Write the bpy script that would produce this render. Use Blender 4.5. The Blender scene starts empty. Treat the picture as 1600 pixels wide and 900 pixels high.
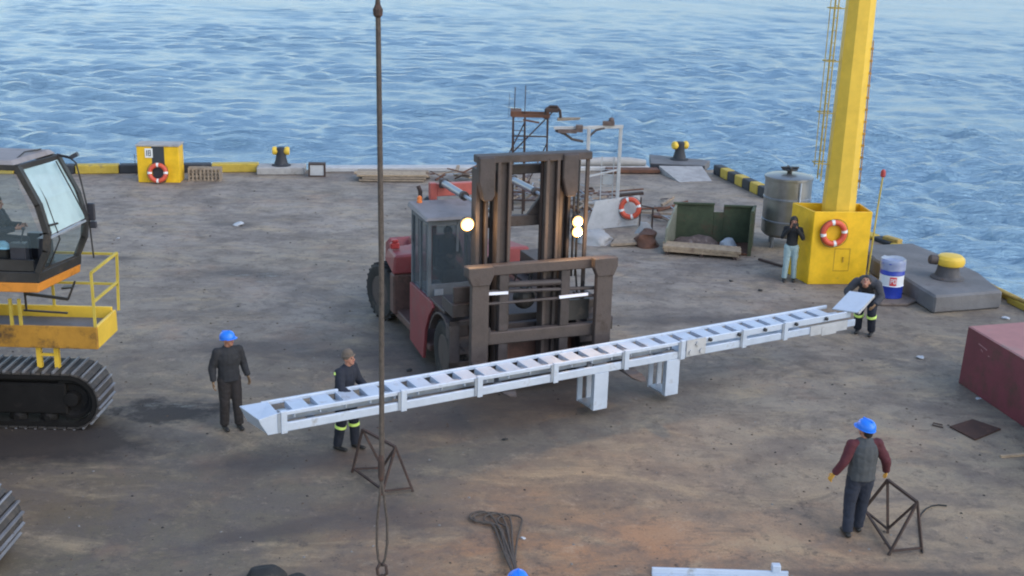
import bpy, bmesh, math, random
import numpy as np
from mathutils import Vector, Matrix, noise as mnoise
R = math.radians
random.seed(7)
S = bpy.context.scene
COL = S.collection

# ------------------------------------------------------------------ camera
CAM_H = 8.2
P, RO = R(16.5), R(1.5)
fw = Vector((0, math.cos(P), -math.sin(P)))
r0 = Vector((1, 0, 0)); u0 = r0.cross(fw)
rr = r0 * math.cos(RO) + u0 * math.sin(RO)
uu = -r0 * math.sin(RO) + u0 * math.cos(RO)
cam = bpy.data.objects.new('camera', bpy.data.cameras.new('camera'))
COL.objects.link(cam)
cam.data.sensor_width = 36
cam.data.lens = 1826 / 1600 * 36
cam.data.clip_end = 20000
M = Matrix((rr, uu, -fw)).transposed().to_4x4()
M.translation = Vector((0, 0, CAM_H))
cam.matrix_world = M
S.camera = cam

# ------------------------------------------------------------------ sky, sun, exposure
SUN_EL, SUN_AZ = R(38), R(125)          # azimuth measured clockwise from +Y
w = bpy.data.worlds.new('World'); S.world = w; w.use_nodes = True
nt = w.node_tree; nt.nodes.clear()
sky = nt.nodes.new('ShaderNodeTexSky'); sky.sky_type = 'NISHITA'
sky.sun_disc = False; sky.sun_elevation = SUN_EL; sky.sun_rotation = SUN_AZ
sky.air_density = 1.3; sky.dust_density = 0.9; sky.ozone_density = 1.0
bg = nt.nodes.new('ShaderNodeBackground'); bg.inputs['Strength'].default_value = 0.15
wo = nt.nodes.new('ShaderNodeOutputWorld')
nt.links.new(sky.outputs[0], bg.inputs[0]); nt.links.new(bg.outputs[0], wo.inputs[0])
sd = bpy.data.lights.new('sun', 'SUN'); sd.energy = 0.5; sd.angle = R(60); sd.color = (1, .97, .94)
so = bpy.data.objects.new('sun', sd); COL.objects.link(so)
dirn = Vector((math.sin(SUN_AZ) * math.cos(SUN_EL), math.cos(SUN_AZ) * math.cos(SUN_EL), math.sin(SUN_EL)))
so.rotation_euler = dirn.to_track_quat('Z', 'Y').to_euler()
S.view_settings.view_transform = 'Standard'; S.view_settings.look = 'None'
S.view_settings.exposure = 0.95; S.view_settings.gamma = 1.0
S.render.engine = 'CYCLES'
S.cycles.pixel_filter_type = 'BLACKMAN_HARRIS'; S.cycles.filter_width = 2.0

# ------------------------------------------------------------------ materials
MATS = {}
def srgb(*c):
    return tuple(((x / 255 + .055) / 1.055) ** 2.4 if x > 10 else x / 255 / 12.92 for x in c) + (1,)
def mat(name, col, rough=.6, metal=0., var=.25, scale=3., dirt=None, dirt_amt=.4, dirt_scale=2.2, bump=.15, bscale=25., spec=.5):
    """painted / bare surface with tone variation, patches of dirt or rust and a fine bump"""
    if name in MATS: return MATS[name]
    m = bpy.data.materials.new(name); m.use_nodes = True; MATS[name] = m
    t = m.node_tree; n = t.nodes; l = t.links; bs = n['Principled BSDF']
    tc = n.new('ShaderNodeTexCoord')
    a = n.new('ShaderNodeTexNoise'); a.inputs['Scale'].default_value = scale; a.inputs['Detail'].default_value = 8; a.inputs['Roughness'].default_value = .65
    l.new(tc.outputs['Object'], a.inputs['Vector'])
    mr = n.new('ShaderNodeMapRange'); mr.inputs[1].default_value = .3; mr.inputs[2].default_value = .7
    mr.inputs[3].default_value = 1 - var; mr.inputs[4].default_value = 1 + var * .6
    l.new(a.outputs[0], mr.inputs[0])
    mul = n.new('ShaderNodeMix'); mul.data_type = 'RGBA'; mul.blend_type = 'MULTIPLY'; mul.inputs[0].default_value = 1
    mul.inputs[6].default_value = tuple(col[:3]) + (1,)
    l.new(mr.outputs[0], mul.inputs[7])
    out = mul.outputs[2]
    rv = n.new('ShaderNodeMapRange'); rv.inputs[3].default_value = max(0.05, rough - .12); rv.inputs[4].default_value = min(1, rough + .15)
    l.new(a.outputs[0], rv.inputs[0]); l.new(rv.outputs[0], bs.inputs['Roughness'])
    if dirt:
        d = n.new('ShaderNodeTexNoise'); d.inputs['Scale'].default_value = dirt_scale; d.inputs['Detail'].default_value = 12; d.inputs['Roughness'].default_value = .75
        l.new(tc.outputs['Object'], d.inputs['Vector'])
        r = n.new('ShaderNodeMapRange'); c0 = .72 - .45 * dirt_amt
        r.inputs[1].default_value = c0; r.inputs[2].default_value = c0 + .14
        l.new(d.outputs[0], r.inputs[0])
        mx = n.new('ShaderNodeMix'); mx.data_type = 'RGBA'; mx.inputs[7].default_value = tuple(dirt[:3]) + (1,)
        l.new(r.outputs[0], mx.inputs[0]); l.new(out, mx.inputs[6]); out = mx.outputs[2]
        if metal:
            mm = n.new('ShaderNodeMath'); mm.operation = 'MULTIPLY_ADD'; mm.inputs[1].default_value = -metal; mm.inputs[2].default_value = metal
            l.new(r.outputs[0], mm.inputs[0]); l.new(mm.outputs[0], bs.inputs['Metallic'])
    elif metal: bs.inputs['Metallic'].default_value = metal
    l.new(out, bs.inputs['Base Color'])
    bs.inputs['Specular IOR Level'].default_value = spec
    if bump:
        b = n.new('ShaderNodeTexNoise'); b.inputs['Scale'].default_value = bscale; b.inputs['Detail'].default_value = 5
        l.new(tc.outputs['Object'], b.inputs['Vector'])
        bp = n.new('ShaderNodeBump'); bp.inputs['Strength'].default_value = bump; bp.inputs['Distance'].default_value = .02
        l.new(b.outputs[0], bp.inputs['Height']); l.new(bp.outputs[0], bs.inputs['Normal'])
    return m
def emis(name, col, strength):
    if name in MATS: return MATS[name]
    m = bpy.data.materials.new(name); m.use_nodes = True; MATS[name] = m
    b = m.node_tree.nodes['Principled BSDF']; b.inputs['Base Color'].default_value = tuple(col) + (1,)
    b.inputs['Emission Color'].default_value = tuple(col) + (1,); b.inputs['Emission Strength'].default_value = strength
    return m
def glass(name, tint=(.75, .85, .88), opac=.3, rough=.08):
    if name in MATS: return MATS[name]
    m = bpy.data.materials.new(name); m.use_nodes = True; MATS[name] = m
    t = m.node_tree; n = t.nodes; l = t.links; bs = n['Principled BSDF']; o = n['Material Output']
    bs.inputs['Base Color'].default_value = tuple(tint) + (1,); bs.inputs['Roughness'].default_value = rough
    nz = n.new('ShaderNodeTexNoise'); nz.inputs['Scale'].default_value = 3; nz.inputs['Detail'].default_value = 6
    mr = n.new('ShaderNodeMapRange'); mr.inputs[1].default_value = .3; mr.inputs[2].default_value = .7
    mr.inputs[3].default_value = opac * .88; mr.inputs[4].default_value = min(1, opac * 1.12)
    l.new(nz.outputs[0], mr.inputs[0])
    tr = n.new('ShaderNodeBsdfTransparent'); tr.inputs[0].default_value = (.86, .92, .93, 1)
    mx = n.new('ShaderNodeMixShader'); l.new(mr.outputs[0], mx.inputs[0]); l.new(tr.outputs[0], mx.inputs[1]); l.new(bs.outputs[0], mx.inputs[2])
    l.new(mx.outputs[0], o.inputs[0])
    return m

GRIME = (.035, .028, .024)
RUSTC = (.10, .045, .025)
m_yellow = mat('yellow_paint', (.72, .47, .05), .42, var=.14, dirt=(.25, .16, .05), dirt_amt=.16, dirt_scale=1.6, bump=.06)
m_yellow_box = mat('yellow_paint_base', (.80, .47, .012), .45, var=.2, dirt=(.22, .14, .04), dirt_amt=.24, dirt_scale=1.3, bump=.08)
m_yellow_old = mat('yellow_paint_worn', (.52, .36, .05), .7, var=.3, dirt=(.16, .13, .1), dirt_amt=.42, dirt_scale=3)
m_black_old = mat('black_paint_worn', (.03, .032, .04), .7, var=.4, dirt=(.14, .13, .13), dirt_amt=.3, dirt_scale=3)
m_orange = mat('orange_paint', (.58, .22, .03), .5, var=.2, dirt=(.14, .06, .02), dirt_amt=.3)
m_ochre = mat('ochre_paint', (.40, .20, .025), .6, var=.25, dirt=(.06, .035, .02), dirt_amt=.5, dirt_scale=2)
m_rail_y = mat('yellow_rail_paint', (.50, .38, .06), .55, var=.2, dirt=GRIME, dirt_amt=.25)
m_dark = mat('dark_steel', (.028, .027, .028), .5, var=.4, dirt=(.07, .055, .045), dirt_amt=.4)
m_black = mat('black_rubber', (.022, .022, .023), .8, var=.4, dirt=(.075, .062, .053), dirt_amt=.42, dirt_scale=4)
m_under = mat('shaded_undercarriage', (.010, .009, .009), .75, var=.4, dirt=(.025, .021, .019), dirt_amt=.3, spec=.3)  # near-black: shade of the track recess put into the colour
m_track = mat('worn_track_steel', (.22, .22, .24), .45, metal=.3, var=.35, dirt=(.06, .05, .045), dirt_amt=.35, dirt_scale=6)
m_mast = mat('grimy_mast_steel', (.058, .047, .048), .62, var=.4, dirt=(.035, .027, .024), dirt_amt=.5, dirt_scale=2.4, bump=.25)
m_mast2 = mat('brown_greased_steel', (.080, .062, .058), .65, var=.35, dirt=(.05, .035, .03), dirt_amt=.45, dirt_scale=3, bump=.25)
m_red = mat('faded_red_paint', (.24, .05, .055), .55, var=.22, dirt=(.17, .085, .085), dirt_amt=.42, dirt_scale=2)
m_redtop = mat('red_paint_bright', (.42, .10, .085), .45, var=.2, dirt=(.2, .07, .06), dirt_amt=.25)
m_maroonbox = mat('maroon_brown_paint', (.12, .065, .055), .65, var=.3, dirt=(.05, .035, .03), dirt_amt=.45)
m_cab = mat('grey_blue_cab_paint', (.13, .145, .165), .5, var=.25, dirt=GRIME, dirt_amt=.3)
m_roof = mat('dusty_cab_roof', (.24, .22, .225), .7, var=.2, dirt=(.16, .13, .12), dirt_amt=.4)
m_galv = mat('galvanised_white_steel', (.50, .56, .66), .38, metal=.15, var=.12, dirt=(.30, .30, .31), dirt_amt=.36, dirt_scale=3, bump=.05)
m_galv2 = mat('galvanised_grey_steel', (.34, .38, .44), .4, metal=.35, var=.2, dirt=(.2, .2, .22), dirt_amt=.3, dirt_scale=5)
m_white = mat('weathered_white_paint', (.44, .44, .45), .6, var=.2, dirt=(.25, .2, .17), dirt_amt=.35, dirt_scale=3)
m_steel = mat('brushed_stainless', (.27, .27, .27), .33, metal=.7, var=.18, dirt=(.2, .18, .16), dirt_amt=.35, dirt_scale=1.5)
m_chrome = mat('hydraulic_steel', (.25, .27, .31), .35, metal=.5, var=.2, dirt=GRIME, dirt_amt=.25)
m_green = mat('faded_green_paint', (.058, .075, .042), .8, var=.4, dirt=(.09, .06, .04), dirt_amt=.4, dirt_scale=1.6)
m_rust = mat('rusty_steel', (.13, .058, .036), .85, var=.4, dirt=(.06, .035, .028), dirt_amt=.4, dirt_scale=5, bump=.3)
m_rustd = mat('dark_rusty_bar', (.055, .035, .03), .8, var=.4, dirt=(.11, .05, .035), dirt_amt=.4, dirt_scale=8)
m_wood = mat('weathered_timber', (.30, .23, .17), .85, var=.35, scale=6, dirt=(.14, .1, .08), dirt_amt=.4, dirt_scale=4, bump=.3)
m_wood2 = mat('tan_timber', (.38, .28, .19), .85, var=.3, scale=8, dirt=(.16, .1, .07), dirt_amt=.42, dirt_scale=5, bump=.3)
m_conc = mat('pale_concrete', (.36, .34, .33), .85, var=.25, dirt=(.2, .18, .17), dirt_amt=.4, dirt_scale=2, bump=.3)
m_conc2 = mat('grey_concrete', (.155, .150, .155), .8, var=.3, scale=1.5, dirt=(.11, .1, .1), dirt_amt=.45, dirt_scale=1.2, bump=.3)
m_concd = mat('dark_concrete_edge', (.09, .085, .09), .85, var=.35, dirt=(.18, .17, .17), dirt_amt=.3, dirt_scale=2, bump=.3)
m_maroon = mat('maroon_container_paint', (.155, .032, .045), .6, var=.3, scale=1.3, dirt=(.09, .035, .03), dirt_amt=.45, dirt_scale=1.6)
m_lit_top = mat('lit_container_top', (.38, .17, .16), .7, var=.2, scale=1.5, dirt=(.25, .19, .17), dirt_amt=.45, dirt_scale=1.3)  # maroon top made lighter: light from above put into the colour
m_ringred = mat('lifebuoy_orange_red', (.62, .09, .045), .5, var=.15, dirt=(.45, .12, .08), dirt_amt=.3)
m_ringwhite = mat('lifebuoy_white_band', (.75, .74, .72), .5, var=.1)
m_rope = mat('grey_brown_rope', (.085, .068, .058), .9, var=.4, scale=20, bump=.5, bscale=60)
m_ropey = mat('ochre_rope', (.42, .28, .08), .9, var=.3, scale=12, bump=.5, bscale=60)
m_blue = mat('drum_blue_paint', (.018, .045, .36), .4, var=.2, dirt=(.02, .03, .12), dirt_amt=.3)
m_drumw = mat('drum_white_band', (.68, .70, .74), .45, var=.12, dirt=(.4, .4, .42), dirt_amt=.25)
m_signred = mat('sign_red', (.6, .05, .06), .5, var=.1)
m_film = glass('clear_plastic_film', (.6, .65, .75), .45, .35)
m_tarp = mat('white_tarpaulin', (.36, .345, .34), .7, var=.2, dirt=(.3, .26, .23), dirt_amt=.35, bump=.3, bscale=8)
m_junk = mat('mixed_scrap_brown', (.14, .10, .09), .85, var=.5, scale=7, dirt=(.28, .25, .24), dirt_amt=.35, dirt_scale=7)
m_plastic = mat('pale_litter', (.42, .44, .48), .5, var=.1)
m_gblue = glass('cab_windshield_glass', (.50, .68, .72), .62, .15)  # pale, half opaque: sky reflection on the pane put into the tint
m_gside = glass('cab_side_glass', (.2, .27, .3), .22, .1)
m_gfork = glass('forklift_cab_glass', (.085, .105, .125), .5, .14)  # dark tint carries the shade of the cab interior
m_lamp = emis('lit_bulb', (1., .80, .48), 60)
m_lampring = emis('lit_reflector', (1., .52, .14), 3.0)
m_beacon = mat('orange_beacon_plastic', (.75, .18, .03), .3, var=.1)
m_redlamp = mat('red_lamp_plastic', (.35, .04, .04), .4, var=.1)
m_mirror = mat('dark_plastic', (.03, .032, .045), .4, var=.2)
m_blackpatch = mat('black_stripe_paint', (.035, .04, .05), .55, var=.3, dirt=(.09, .09, .09), dirt_amt=.3)
m_reflect = mat('yellow_reflective_tape', (.72, .95, .22), .4, var=.05)
m_reflwhite = mat('white_reflective_tape', (.80, .82, .92), .4, var=.05)
# people
m_skin = mat('skin', (.36, .17, .115), .55, var=.12, scale=9)
m_lip = mat('lips', (.28, .08, .07), .5, var=.1)
m_eye = mat('eye_dark', (.03, .02, .02), .3, var=.1)
m_helm = mat('blue_helmet_plastic', (.02, .19, .80), .32, var=.06, bump=0)
m_hair = mat('dark_hair', (.018, .013, .012), .6, var=.3, bscale=80)
m_jackA = mat('dark_grey_work_jacket', (.022, .022, .026), .85, var=.3, scale=6, dirt=(.035, .03, .03), dirt_amt=.3, bump=.4, bscale=14)
m_trouA = mat('dark_brown_trousers', (.028, .023, .023), .9, var=.3, scale=6, bump=.4, bscale=14)
m_navy = mat('navy_coverall', (.012, .015, .027), .85, var=.3, scale=6, bump=.4, bscale=14)
m_boot = mat('black_boot_leather', (.022, .02, .02), .6, var=.3)
m_vest = mat('grey_vest', (.060, .065, .072), .85, var=.2, scale=7, bump=.4, bscale=18)
m_maroonsl = mat('maroon_sleeve', (.085, .018, .026), .9, var=.25, bump=.4, bscale=16)
m_jeansnavy = mat('navy_trousers', (.022, .027, .045), .9, var=.25, bump=.4, bscale=14)
m_glove = mat('yellow_work_glove', (.66, .34, .05), .8, var=.2)
m_gloveb = mat('brown_work_glove', (.22, .13, .07), .8, var=.2)
m_topblack = mat('black_sweater', (.017, .018, .022), .9, var=.25, bump=.4, bscale=14)
m_jeans = mat('light_blue_jeans', (.30, .40, .42), .85, var=.18, scale=8, bump=.4, bscale=20)
m_cap = mat('brown_wool_cap', (.14, .11, .09), .95, var=.25, bscale=60)
m_greyjack = mat('grey_jacket', (.055, .055, .065), .9, var=.3, bump=.4, bscale=14)
m_phone = mat('dark_phone', (.03, .03, .035), .3, var=.1)

# ------------------------------------------------------------------ builders
def tag(o, label=None, cat=None, group=None, kind=None):
    if label: o['label'] = label
    if cat: o['category'] = cat
    if group: o['group'] = group
    if kind: o['kind'] = kind
    return o
def thing(name, label, cat, loc=(0, 0, 0), rz=0, group=None):
    o = bpy.data.objects.new(name, None); COL.objects.link(o)
    o.empty_display_size = .2
    o.location = loc; o.rotation_euler = (0, 0, rz)
    return tag(o, label, cat, group)
def rootmat(o):
    chain = []
    while o is not None: chain.append(o); o = o.parent
    m = Matrix.Identity(4)
    for c in reversed(chain):
        m = m @ Matrix.LocRotScale(c.location, c.rotation_euler, c.scale)
    return m
WHOLE = {'kerb', 'coping', 'front_lattice', 'slats', 'ladder', 'inner_ladder', 'caged_ladder', 'track_shoes', 'lettering', 'quay_ground', 'conduit', 'hatch_outline', 'hull'}
def split_pieces(bm):
    '''take every far-apart piece but the first out of bm, each into a bmesh of its own'''
    bm.verts.ensure_lookup_table(); seen = {}; isl = []
    for v in bm.verts:
        if v in seen: continue
        st = [v]; seen[v] = len(isl); cur = []
        while st:
            a = st.pop(); cur.append(a)
            for e in a.link_edges:
                o = e.other_vert(a)
                if o not in seen: seen[o] = len(isl); st.append(o)
        isl.append(cur)
    k = len(isl)
    if k < 2 or k > 400: return []
    lo = np.array([[min(v.co[i] for v in c) for i in range(3)] for c in isl]); hi = np.array([[max(v.co[i] for v in c) for i in range(3)] for c in isl])
    size = (hi - lo).max(1); gap = np.maximum(0, np.maximum(lo[:, None] - hi[None], lo[None] - hi[:, None]))
    near = np.sqrt((gap ** 2).sum(2)) <= np.maximum(.02, .5 * np.maximum(size[:, None], size[None]))
    grp = list(range(k))
    def find(a):
        while grp[a] != a: a = grp[a]
        return a
    for a in range(k):
        for c in range(a + 1, k):
            if near[a, c]:
                ra, rc = find(a), find(c)
                if ra != rc: grp[rc] = ra
    roots = sorted({find(a) for a in range(k)})
    out = []
    for r_ in roots[1:]:
        keep = {v for i in range(k) if find(i) == r_ for v in isl[i]}
        for i, v in enumerate(bm.verts): v.index = i
        idx = {v.index for v in keep}
        sub = bm.copy(); sub.verts.ensure_lookup_table()
        bmesh.ops.delete(sub, geom=[v for i, v in enumerate(sub.verts) if i not in idx], context='VERTS'); out.append(sub)
    if roots[1:]:
        bmesh.ops.delete(bm, geom=[v for i in range(k) if find(i) != roots[0] for v in isl[i]], context='VERTS')
    return out
class B:
    def __init__(s): s.bm = bmesh.new(); s.mi = 0
    def _f(s, vs):
        try:
            f = s.bm.faces.new(vs); f.material_index = s.mi; return f
        except ValueError: return None
    def hexa(s, pts):
        v = [s.bm.verts.new(p) for p in pts]
        for q in ((3, 2, 1, 0), (4, 5, 6, 7), (0, 1, 5, 4), (1, 2, 6, 5), (2, 3, 7, 6), (3, 0, 4, 7)): s._f([v[i] for i in q])
        return s
    def box(s, x0, x1, y0, y1, z0, z1):
        return s.hexa([(x0, y0, z0), (x1, y0, z0), (x1, y1, z0), (x0, y1, z0), (x0, y0, z1), (x1, y0, z1), (x1, y1, z1), (x0, y1, z1)])
    def cbox(s, c, size, rz=0, rx=0, ry=0):
        m = Matrix.Translation(c) @ Matrix.Rotation(rz, 4, 'Z') @ Matrix.Rotation(ry, 4, 'Y') @ Matrix.Rotation(rx, 4, 'X')
        a, b, c_ = [k / 2 for k in size]
        return s.hexa([m @ Vector(p) for p in ((-a, -b, -c_), (a, -b, -c_), (a, b, -c_), (-a, b, -c_), (-a, -b, c_), (a, -b, c_), (a, b, c_), (-a, b, c_))])
    def beam(s, p, q, w_, h_, up=(0, 0, 1)):
        p, q = Vector(p), Vector(q); d = (q - p).normalized(); up = Vector(up)
        if abs(d.dot(up)) > .98: up = Vector((0, 1, 0)) if abs(d.y) < .9 else Vector((1, 0, 0))
        sx = d.cross(up).normalized() * (w_ / 2); sz = sx.cross(d).normalized() * (h_ / 2)
        return s.hexa([p - sx - sz, p + sx - sz, p + sx + sz, p - sx + sz, q - sx - sz, q + sx - sz, q + sx + sz, q - sx + sz])
    def prism(s, poly, ax, t0, t1):
        """polygon (a,b) extruded along axis ax between t0,t1"""
        def P3(a, b, t): return {'x': (t, a, b), 'y': (a, t, b), 'z': (a, b, t)}[ax]
        A = [s.bm.verts.new(P3(a, b, t0)) for a, b in poly]; C = [s.bm.verts.new(P3(a, b, t1)) for a, b in poly]
        s._f(A[::-1]); s._f(C); n = len(poly)
        for i in range(n): s._f([A[i], A[(i + 1) % n], C[(i + 1) % n], C[i]])
        return s
    def tube(s, pts, r, seg=8, closed=False, caps=True):
        pts = [Vector(p) for p in pts]; n = len(pts); rings = []; prev = None
        rs = r if isinstance(r, (list, tuple)) else [r] * n
        for i, p in enumerate(pts):
            if closed: d = pts[(i + 1) % n] - pts[i - 1]
            else: d = pts[min(i + 1, n - 1)] - pts[max(i - 1, 0)]
            d.normalize()
            if prev is None: u_ = d.orthogonal().normalized()
            else:
                u_ = prev - d * prev.dot(d)
                u_ = u_.normalized() if u_.length > 1e-6 else d.orthogonal().normalized()
            prev = u_; v_ = d.cross(u_)
            rings.append([s.bm.verts.new(p + (u_ * math.cos(2 * math.pi * k / seg) + v_ * math.sin(2 * math.pi * k / seg)) * rs[i]) for k in range(seg)])
        m = n if closed else n - 1
        for i in range(m):
            a, b = rings[i], rings[(i + 1) % n]
            for k in range(seg): s._f([a[k], a[(k + 1) % seg], b[(k + 1) % seg], b[k]])
        if caps and not closed: s._f(rings[0][::-1]); s._f(rings[-1])
        return s
    def lathe(s, prof, c=(0, 0, 0), axis=(0, 0, 1), seg=24, sy=1., closed=False):
        """prof: (radius, height) list, spun about axis through c"""
        ax = Vector(axis).normalized(); u_ = ax.orthogonal().normalized() if abs(ax.z) < .999 else Vector((1, 0, 0)); v_ = ax.cross(u_); c = Vector(c)
        rings = []
        for r_, h_ in prof:
            rings.append([s.bm.verts.new(c + ax * h_ + (u_ * math.cos(2 * math.pi * k / seg) + v_ * math.sin(2 * math.pi * k / seg) * sy) * max(r_, 1e-4)) for k in range(seg)])
        m = len(prof) if closed else len(prof) - 1
        for i in range(m):
            a, b = rings[i], rings[(i + 1) % len(prof)]
            for k in range(seg): s._f([a[k], a[(k + 1) % seg], b[(k + 1) % seg], b[k]])
        if not closed: s._f(rings[0][::-1]); s._f(rings[-1])
        return s
    def ball(s, c, r, sx=1, sy=1, sz=1, seg=12):
        n0 = len(s.bm.faces)
        g_ = bmesh.ops.create_uvsphere(s.bm, u_segments=seg, v_segments=max(6, seg * 2 // 3), radius=r)
        for v in g_['verts']: v.co = Vector((v.co.x * sx + c[0], v.co.y * sy + c[1], v.co.z * sz + c[2]))
        s.bm.faces.ensure_lookup_table()
        for f in s.bm.faces[n0:]: f.material_index = s.mi
        return s
    def torus(s, c, R_, r_, axis, seg=28, ms=10, mats=None):
        ax = Vector(axis).normalized(); u_ = ax.orthogonal().normalized(); v_ = ax.cross(u_); c = Vector(c)
        rings = []
        for i in range(seg):
            t = 2 * math.pi * i / seg; d = u_ * math.cos(t) + v_ * math.sin(t)
            rings.append([s.bm.verts.new(c + d * R_ + (d * math.cos(2 * math.pi * k / ms) + ax * math.sin(2 * math.pi * k / ms)) * r_) for k in range(ms)])
        for i in range(seg):
            a, b = rings[i], rings[(i + 1) % seg]
            for k in range(ms): s._f([a[k], a[(k + 1) % ms], b[(k + 1) % ms], b[k]])
        return s
    def build(s, name, m, parent=None, world=False, bevel=0., smooth=None, recalc=True):
        if name not in WHOLE and s.bm.faces:
            for sub in split_pieces(s.bm):
                q = B(); q.bm.free(); q.bm = sub; q._build(name, m, parent, world, bevel, smooth, recalc)
        return s._build(name, m, parent, world, bevel, smooth, recalc)
    def _build(s, name, m, parent=None, world=False, bevel=0., smooth=None, recalc=True):
        bm = s.bm
        if recalc: bmesh.ops.recalc_face_normals(bm, faces=bm.faces)
        me = bpy.data.meshes.new(name)
        if world and parent is not None:
            bm.transform(rootmat(parent).inverted())
        bm.to_mesh(me); bm.free()
        for mm in (m if isinstance(m, (list, tuple)) else [m]): me.materials.append(mm)
        o = bpy.data.objects.new(name, me); COL.objects.link(o)
        if parent is not None: o.parent = parent
        if bevel:
            b = o.modifiers.new('bevel', 'BEVEL'); b.width = bevel; b.segments = 1; b.limit_method = 'ANGLE'; b.angle_limit = R(40)
        if smooth is not None:
            me.shade_smooth() if smooth is True else me.set_sharp_from_angle(angle=R(smooth))
            if smooth is not True:
                pass
        return o
def arc(cx, cy, r, a0, a1, n): return [(cx + r * math.cos(a0 + (a1 - a0) * i / n), cy + r * math.sin(a0 + (a1 - a0) * i / n)) for i in range(n + 1)]
def copy_tree(o, parent=None):
    c = o.copy(); COL.objects.link(c); c.parent = parent
    for ch in [x for x in S.objects if x.parent == o]: copy_tree(ch, c)
    return c
def rough_up(o, amp, sc, seed=0, zonly=False):
    for v in o.data.vertices:
        n_ = mnoise.noise_vector(v.co * sc + Vector((seed, seed * 2, 0)))
        if zonly: v.co.z += n_.z * amp
        else: v.co += n_ * amp
def subd(bm, cuts): bmesh.ops.subdivide_edges(bm, edges=bm.edges[:], cuts=cuts, use_grid_fill=True)

# ================================================================== SETTING
# ---- quay edge line (near face of the coping)
EDGE = [(-45, 36.6), (-15.3, 40.75), (-7.5, 42.3), (5.0, 44.3), (7.65, 44.35), (8.85, 39.3), (10.05, 36.3), (11.55, 31.7), (12.45, 27.6), (15.3, 14), (19, -6)]
def quay():
    b = B()
    poly = EDGE + [(-45, -6)]
    v = [b.bm.verts.new((x, y, 0)) for x, y in poly]; b._f(v[::-1])
    for i in range(len(EDGE) - 1):
        (x0, y0), (x1, y1) = EDGE[i], EDGE[i + 1]
        b._f([v[i], v[i + 1], b.bm.verts.new((x1, y1, -3)), b.bm.verts.new((x0, y0, -3))])
    return b
def ground_material():
    m = bpy.data.materials.new('dusty_stained_concrete'); m.use_nodes = True
    t = m.node_tree; n = t.nodes; l = t.links; bs = n['Principled BSDF']
    geo = n.new('ShaderNodeNewGeometry'); pos = geo.outputs['Position']
    def noi(scale, det=8, rough=.6, sc=None, loc=(0, 0, 0), rot=0, dist=0):
        x = n.new('ShaderNodeTexNoise'); x.inputs['Scale'].default_value = scale; x.inputs['Detail'].default_value = det
        x.inputs['Roughness'].default_value = rough; x.inputs['Distortion'].default_value = dist
        mp = n.new('ShaderNodeMapping'); mp.inputs['Location'].default_value = loc; mp.inputs['Rotation'].default_value = (0, 0, rot)
        if sc: mp.inputs['Scale'].default_value = sc
        l.new(pos, mp.inputs[0]); l.new(mp.outputs[0], x.inputs[0]); return x.outputs[0]
    def rng(x, a, b, c=0., d=1.):
        r = n.new('ShaderNodeMapRange'); r.inputs[1].default_value = a; r.inputs[2].default_value = b; r.inputs[3].default_value = c; r.inputs[4].default_value = d
        l.new(x, r.inputs[0]); return r.outputs[0]
    def mix(f, a, b, bt='MIX'):
        x = n.new('ShaderNodeMix'); x.data_type = 'RGBA'; x.blend_type = bt
        for s_, v_ in ((0, f), (6, a), (7, b)):
            if hasattr(v_, 'links'): l.new(v_, x.inputs[s_])
            else: x.inputs[s_].default_value = (v_ if s_ == 0 else tuple(v_) + (1,))
        return x.outputs[2]
    def mth(op, a, b):
        x = n.new('ShaderNodeMath'); x.operation = op
        for i, v_ in enumerate((a, b)):
            if hasattr(v_, 'links'): l.new(v_, x.inputs[i])
            else: x.inputs[i].default_value = v_
        return x.outputs[0]
    def spot(x, y, rx, ry, rz=0, warp=.5, wn=1.3, soft=.5):
        """soft irregular patch centred on a place of the quay"""
        mp = n.new('ShaderNodeMapping'); mp.vector_type = 'TEXTURE'
        mp.inputs['Location'].default_value = (x, y, 0); mp.inputs['Rotation'].default_value = (0, 0, rz); mp.inputs['Scale'].default_value = (rx, ry, 1)
        l.new(pos, mp.inputs[0])
        ln = n.new('ShaderNodeVectorMath'); ln.operation = 'LENGTH'; l.new(mp.outputs[0], ln.inputs[0])
        w_ = noi(wn, 8, .65, loc=(x, y, 3))
        d = mth('ADD', ln.outputs['Value'], mth('MULTIPLY', mth('SUBTRACT', w_, .5), warp * 4))
        return rng(d, 1 + soft, 1 - soft, 0, 1)
    c = mix(rng(noi(.13, 4, .5), .38, .62), (.150, .140, .142), (.118, .108, .096))
    sy = n.new('ShaderNodeSeparateXYZ'); l.new(pos, sy.inputs[0])
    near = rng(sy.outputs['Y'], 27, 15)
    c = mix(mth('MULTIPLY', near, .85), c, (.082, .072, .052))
    far_sheen = rng(sy.outputs['Y'], 26, 40)
    c = mix(mth('MULTIPLY', far_sheen, .6), c, (.165, .150, .146))  # paler towards the far edge: grazing sky sheen put into the colour
    # rusty-earth spread at the bottom right, greyer clean area far right
    c = mix(mth('MULTIPLY', spot(3.0, 14.7, 4.2, 2.0, .15, .5, .6, .7), .9), c, (.200, .108, .062))
    c = mix(mth('MULTIPLY', spot(-7.2, 15.9, 2.6, .9, .1, .4, .8, .6), .5), c, (.11, .075, .042))
    c = mix(mth('MULTIPLY', spot(7, 16.5, 4.0, 4.0, 0, .4, .5, .6), .6), c, (.150, .138, .112))
    c = mix(mth('MULTIPLY', spot(-6.5, 17.0, 5.5, 3.6, .1, .4, .4, .6), .42), c, (.030, .028, .026))
    c = mix(mth('MULTIPLY', spot(-1.5, 21.5, 4.5, 3.2, .3, .4, .4, .6), .35), c, (.075, .068, .066))
    c = mix(mth('MULTIPLY', spot(5.5, 22, 4.5, 4.5, 0, .4, .4, .6), .35), c, (.165, .148, .138))
    # broad tyre-swept bands
    st = noi(.75, 12, .74, (.50, 1.15, 1), rot=R(-28), dist=1.1)
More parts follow.
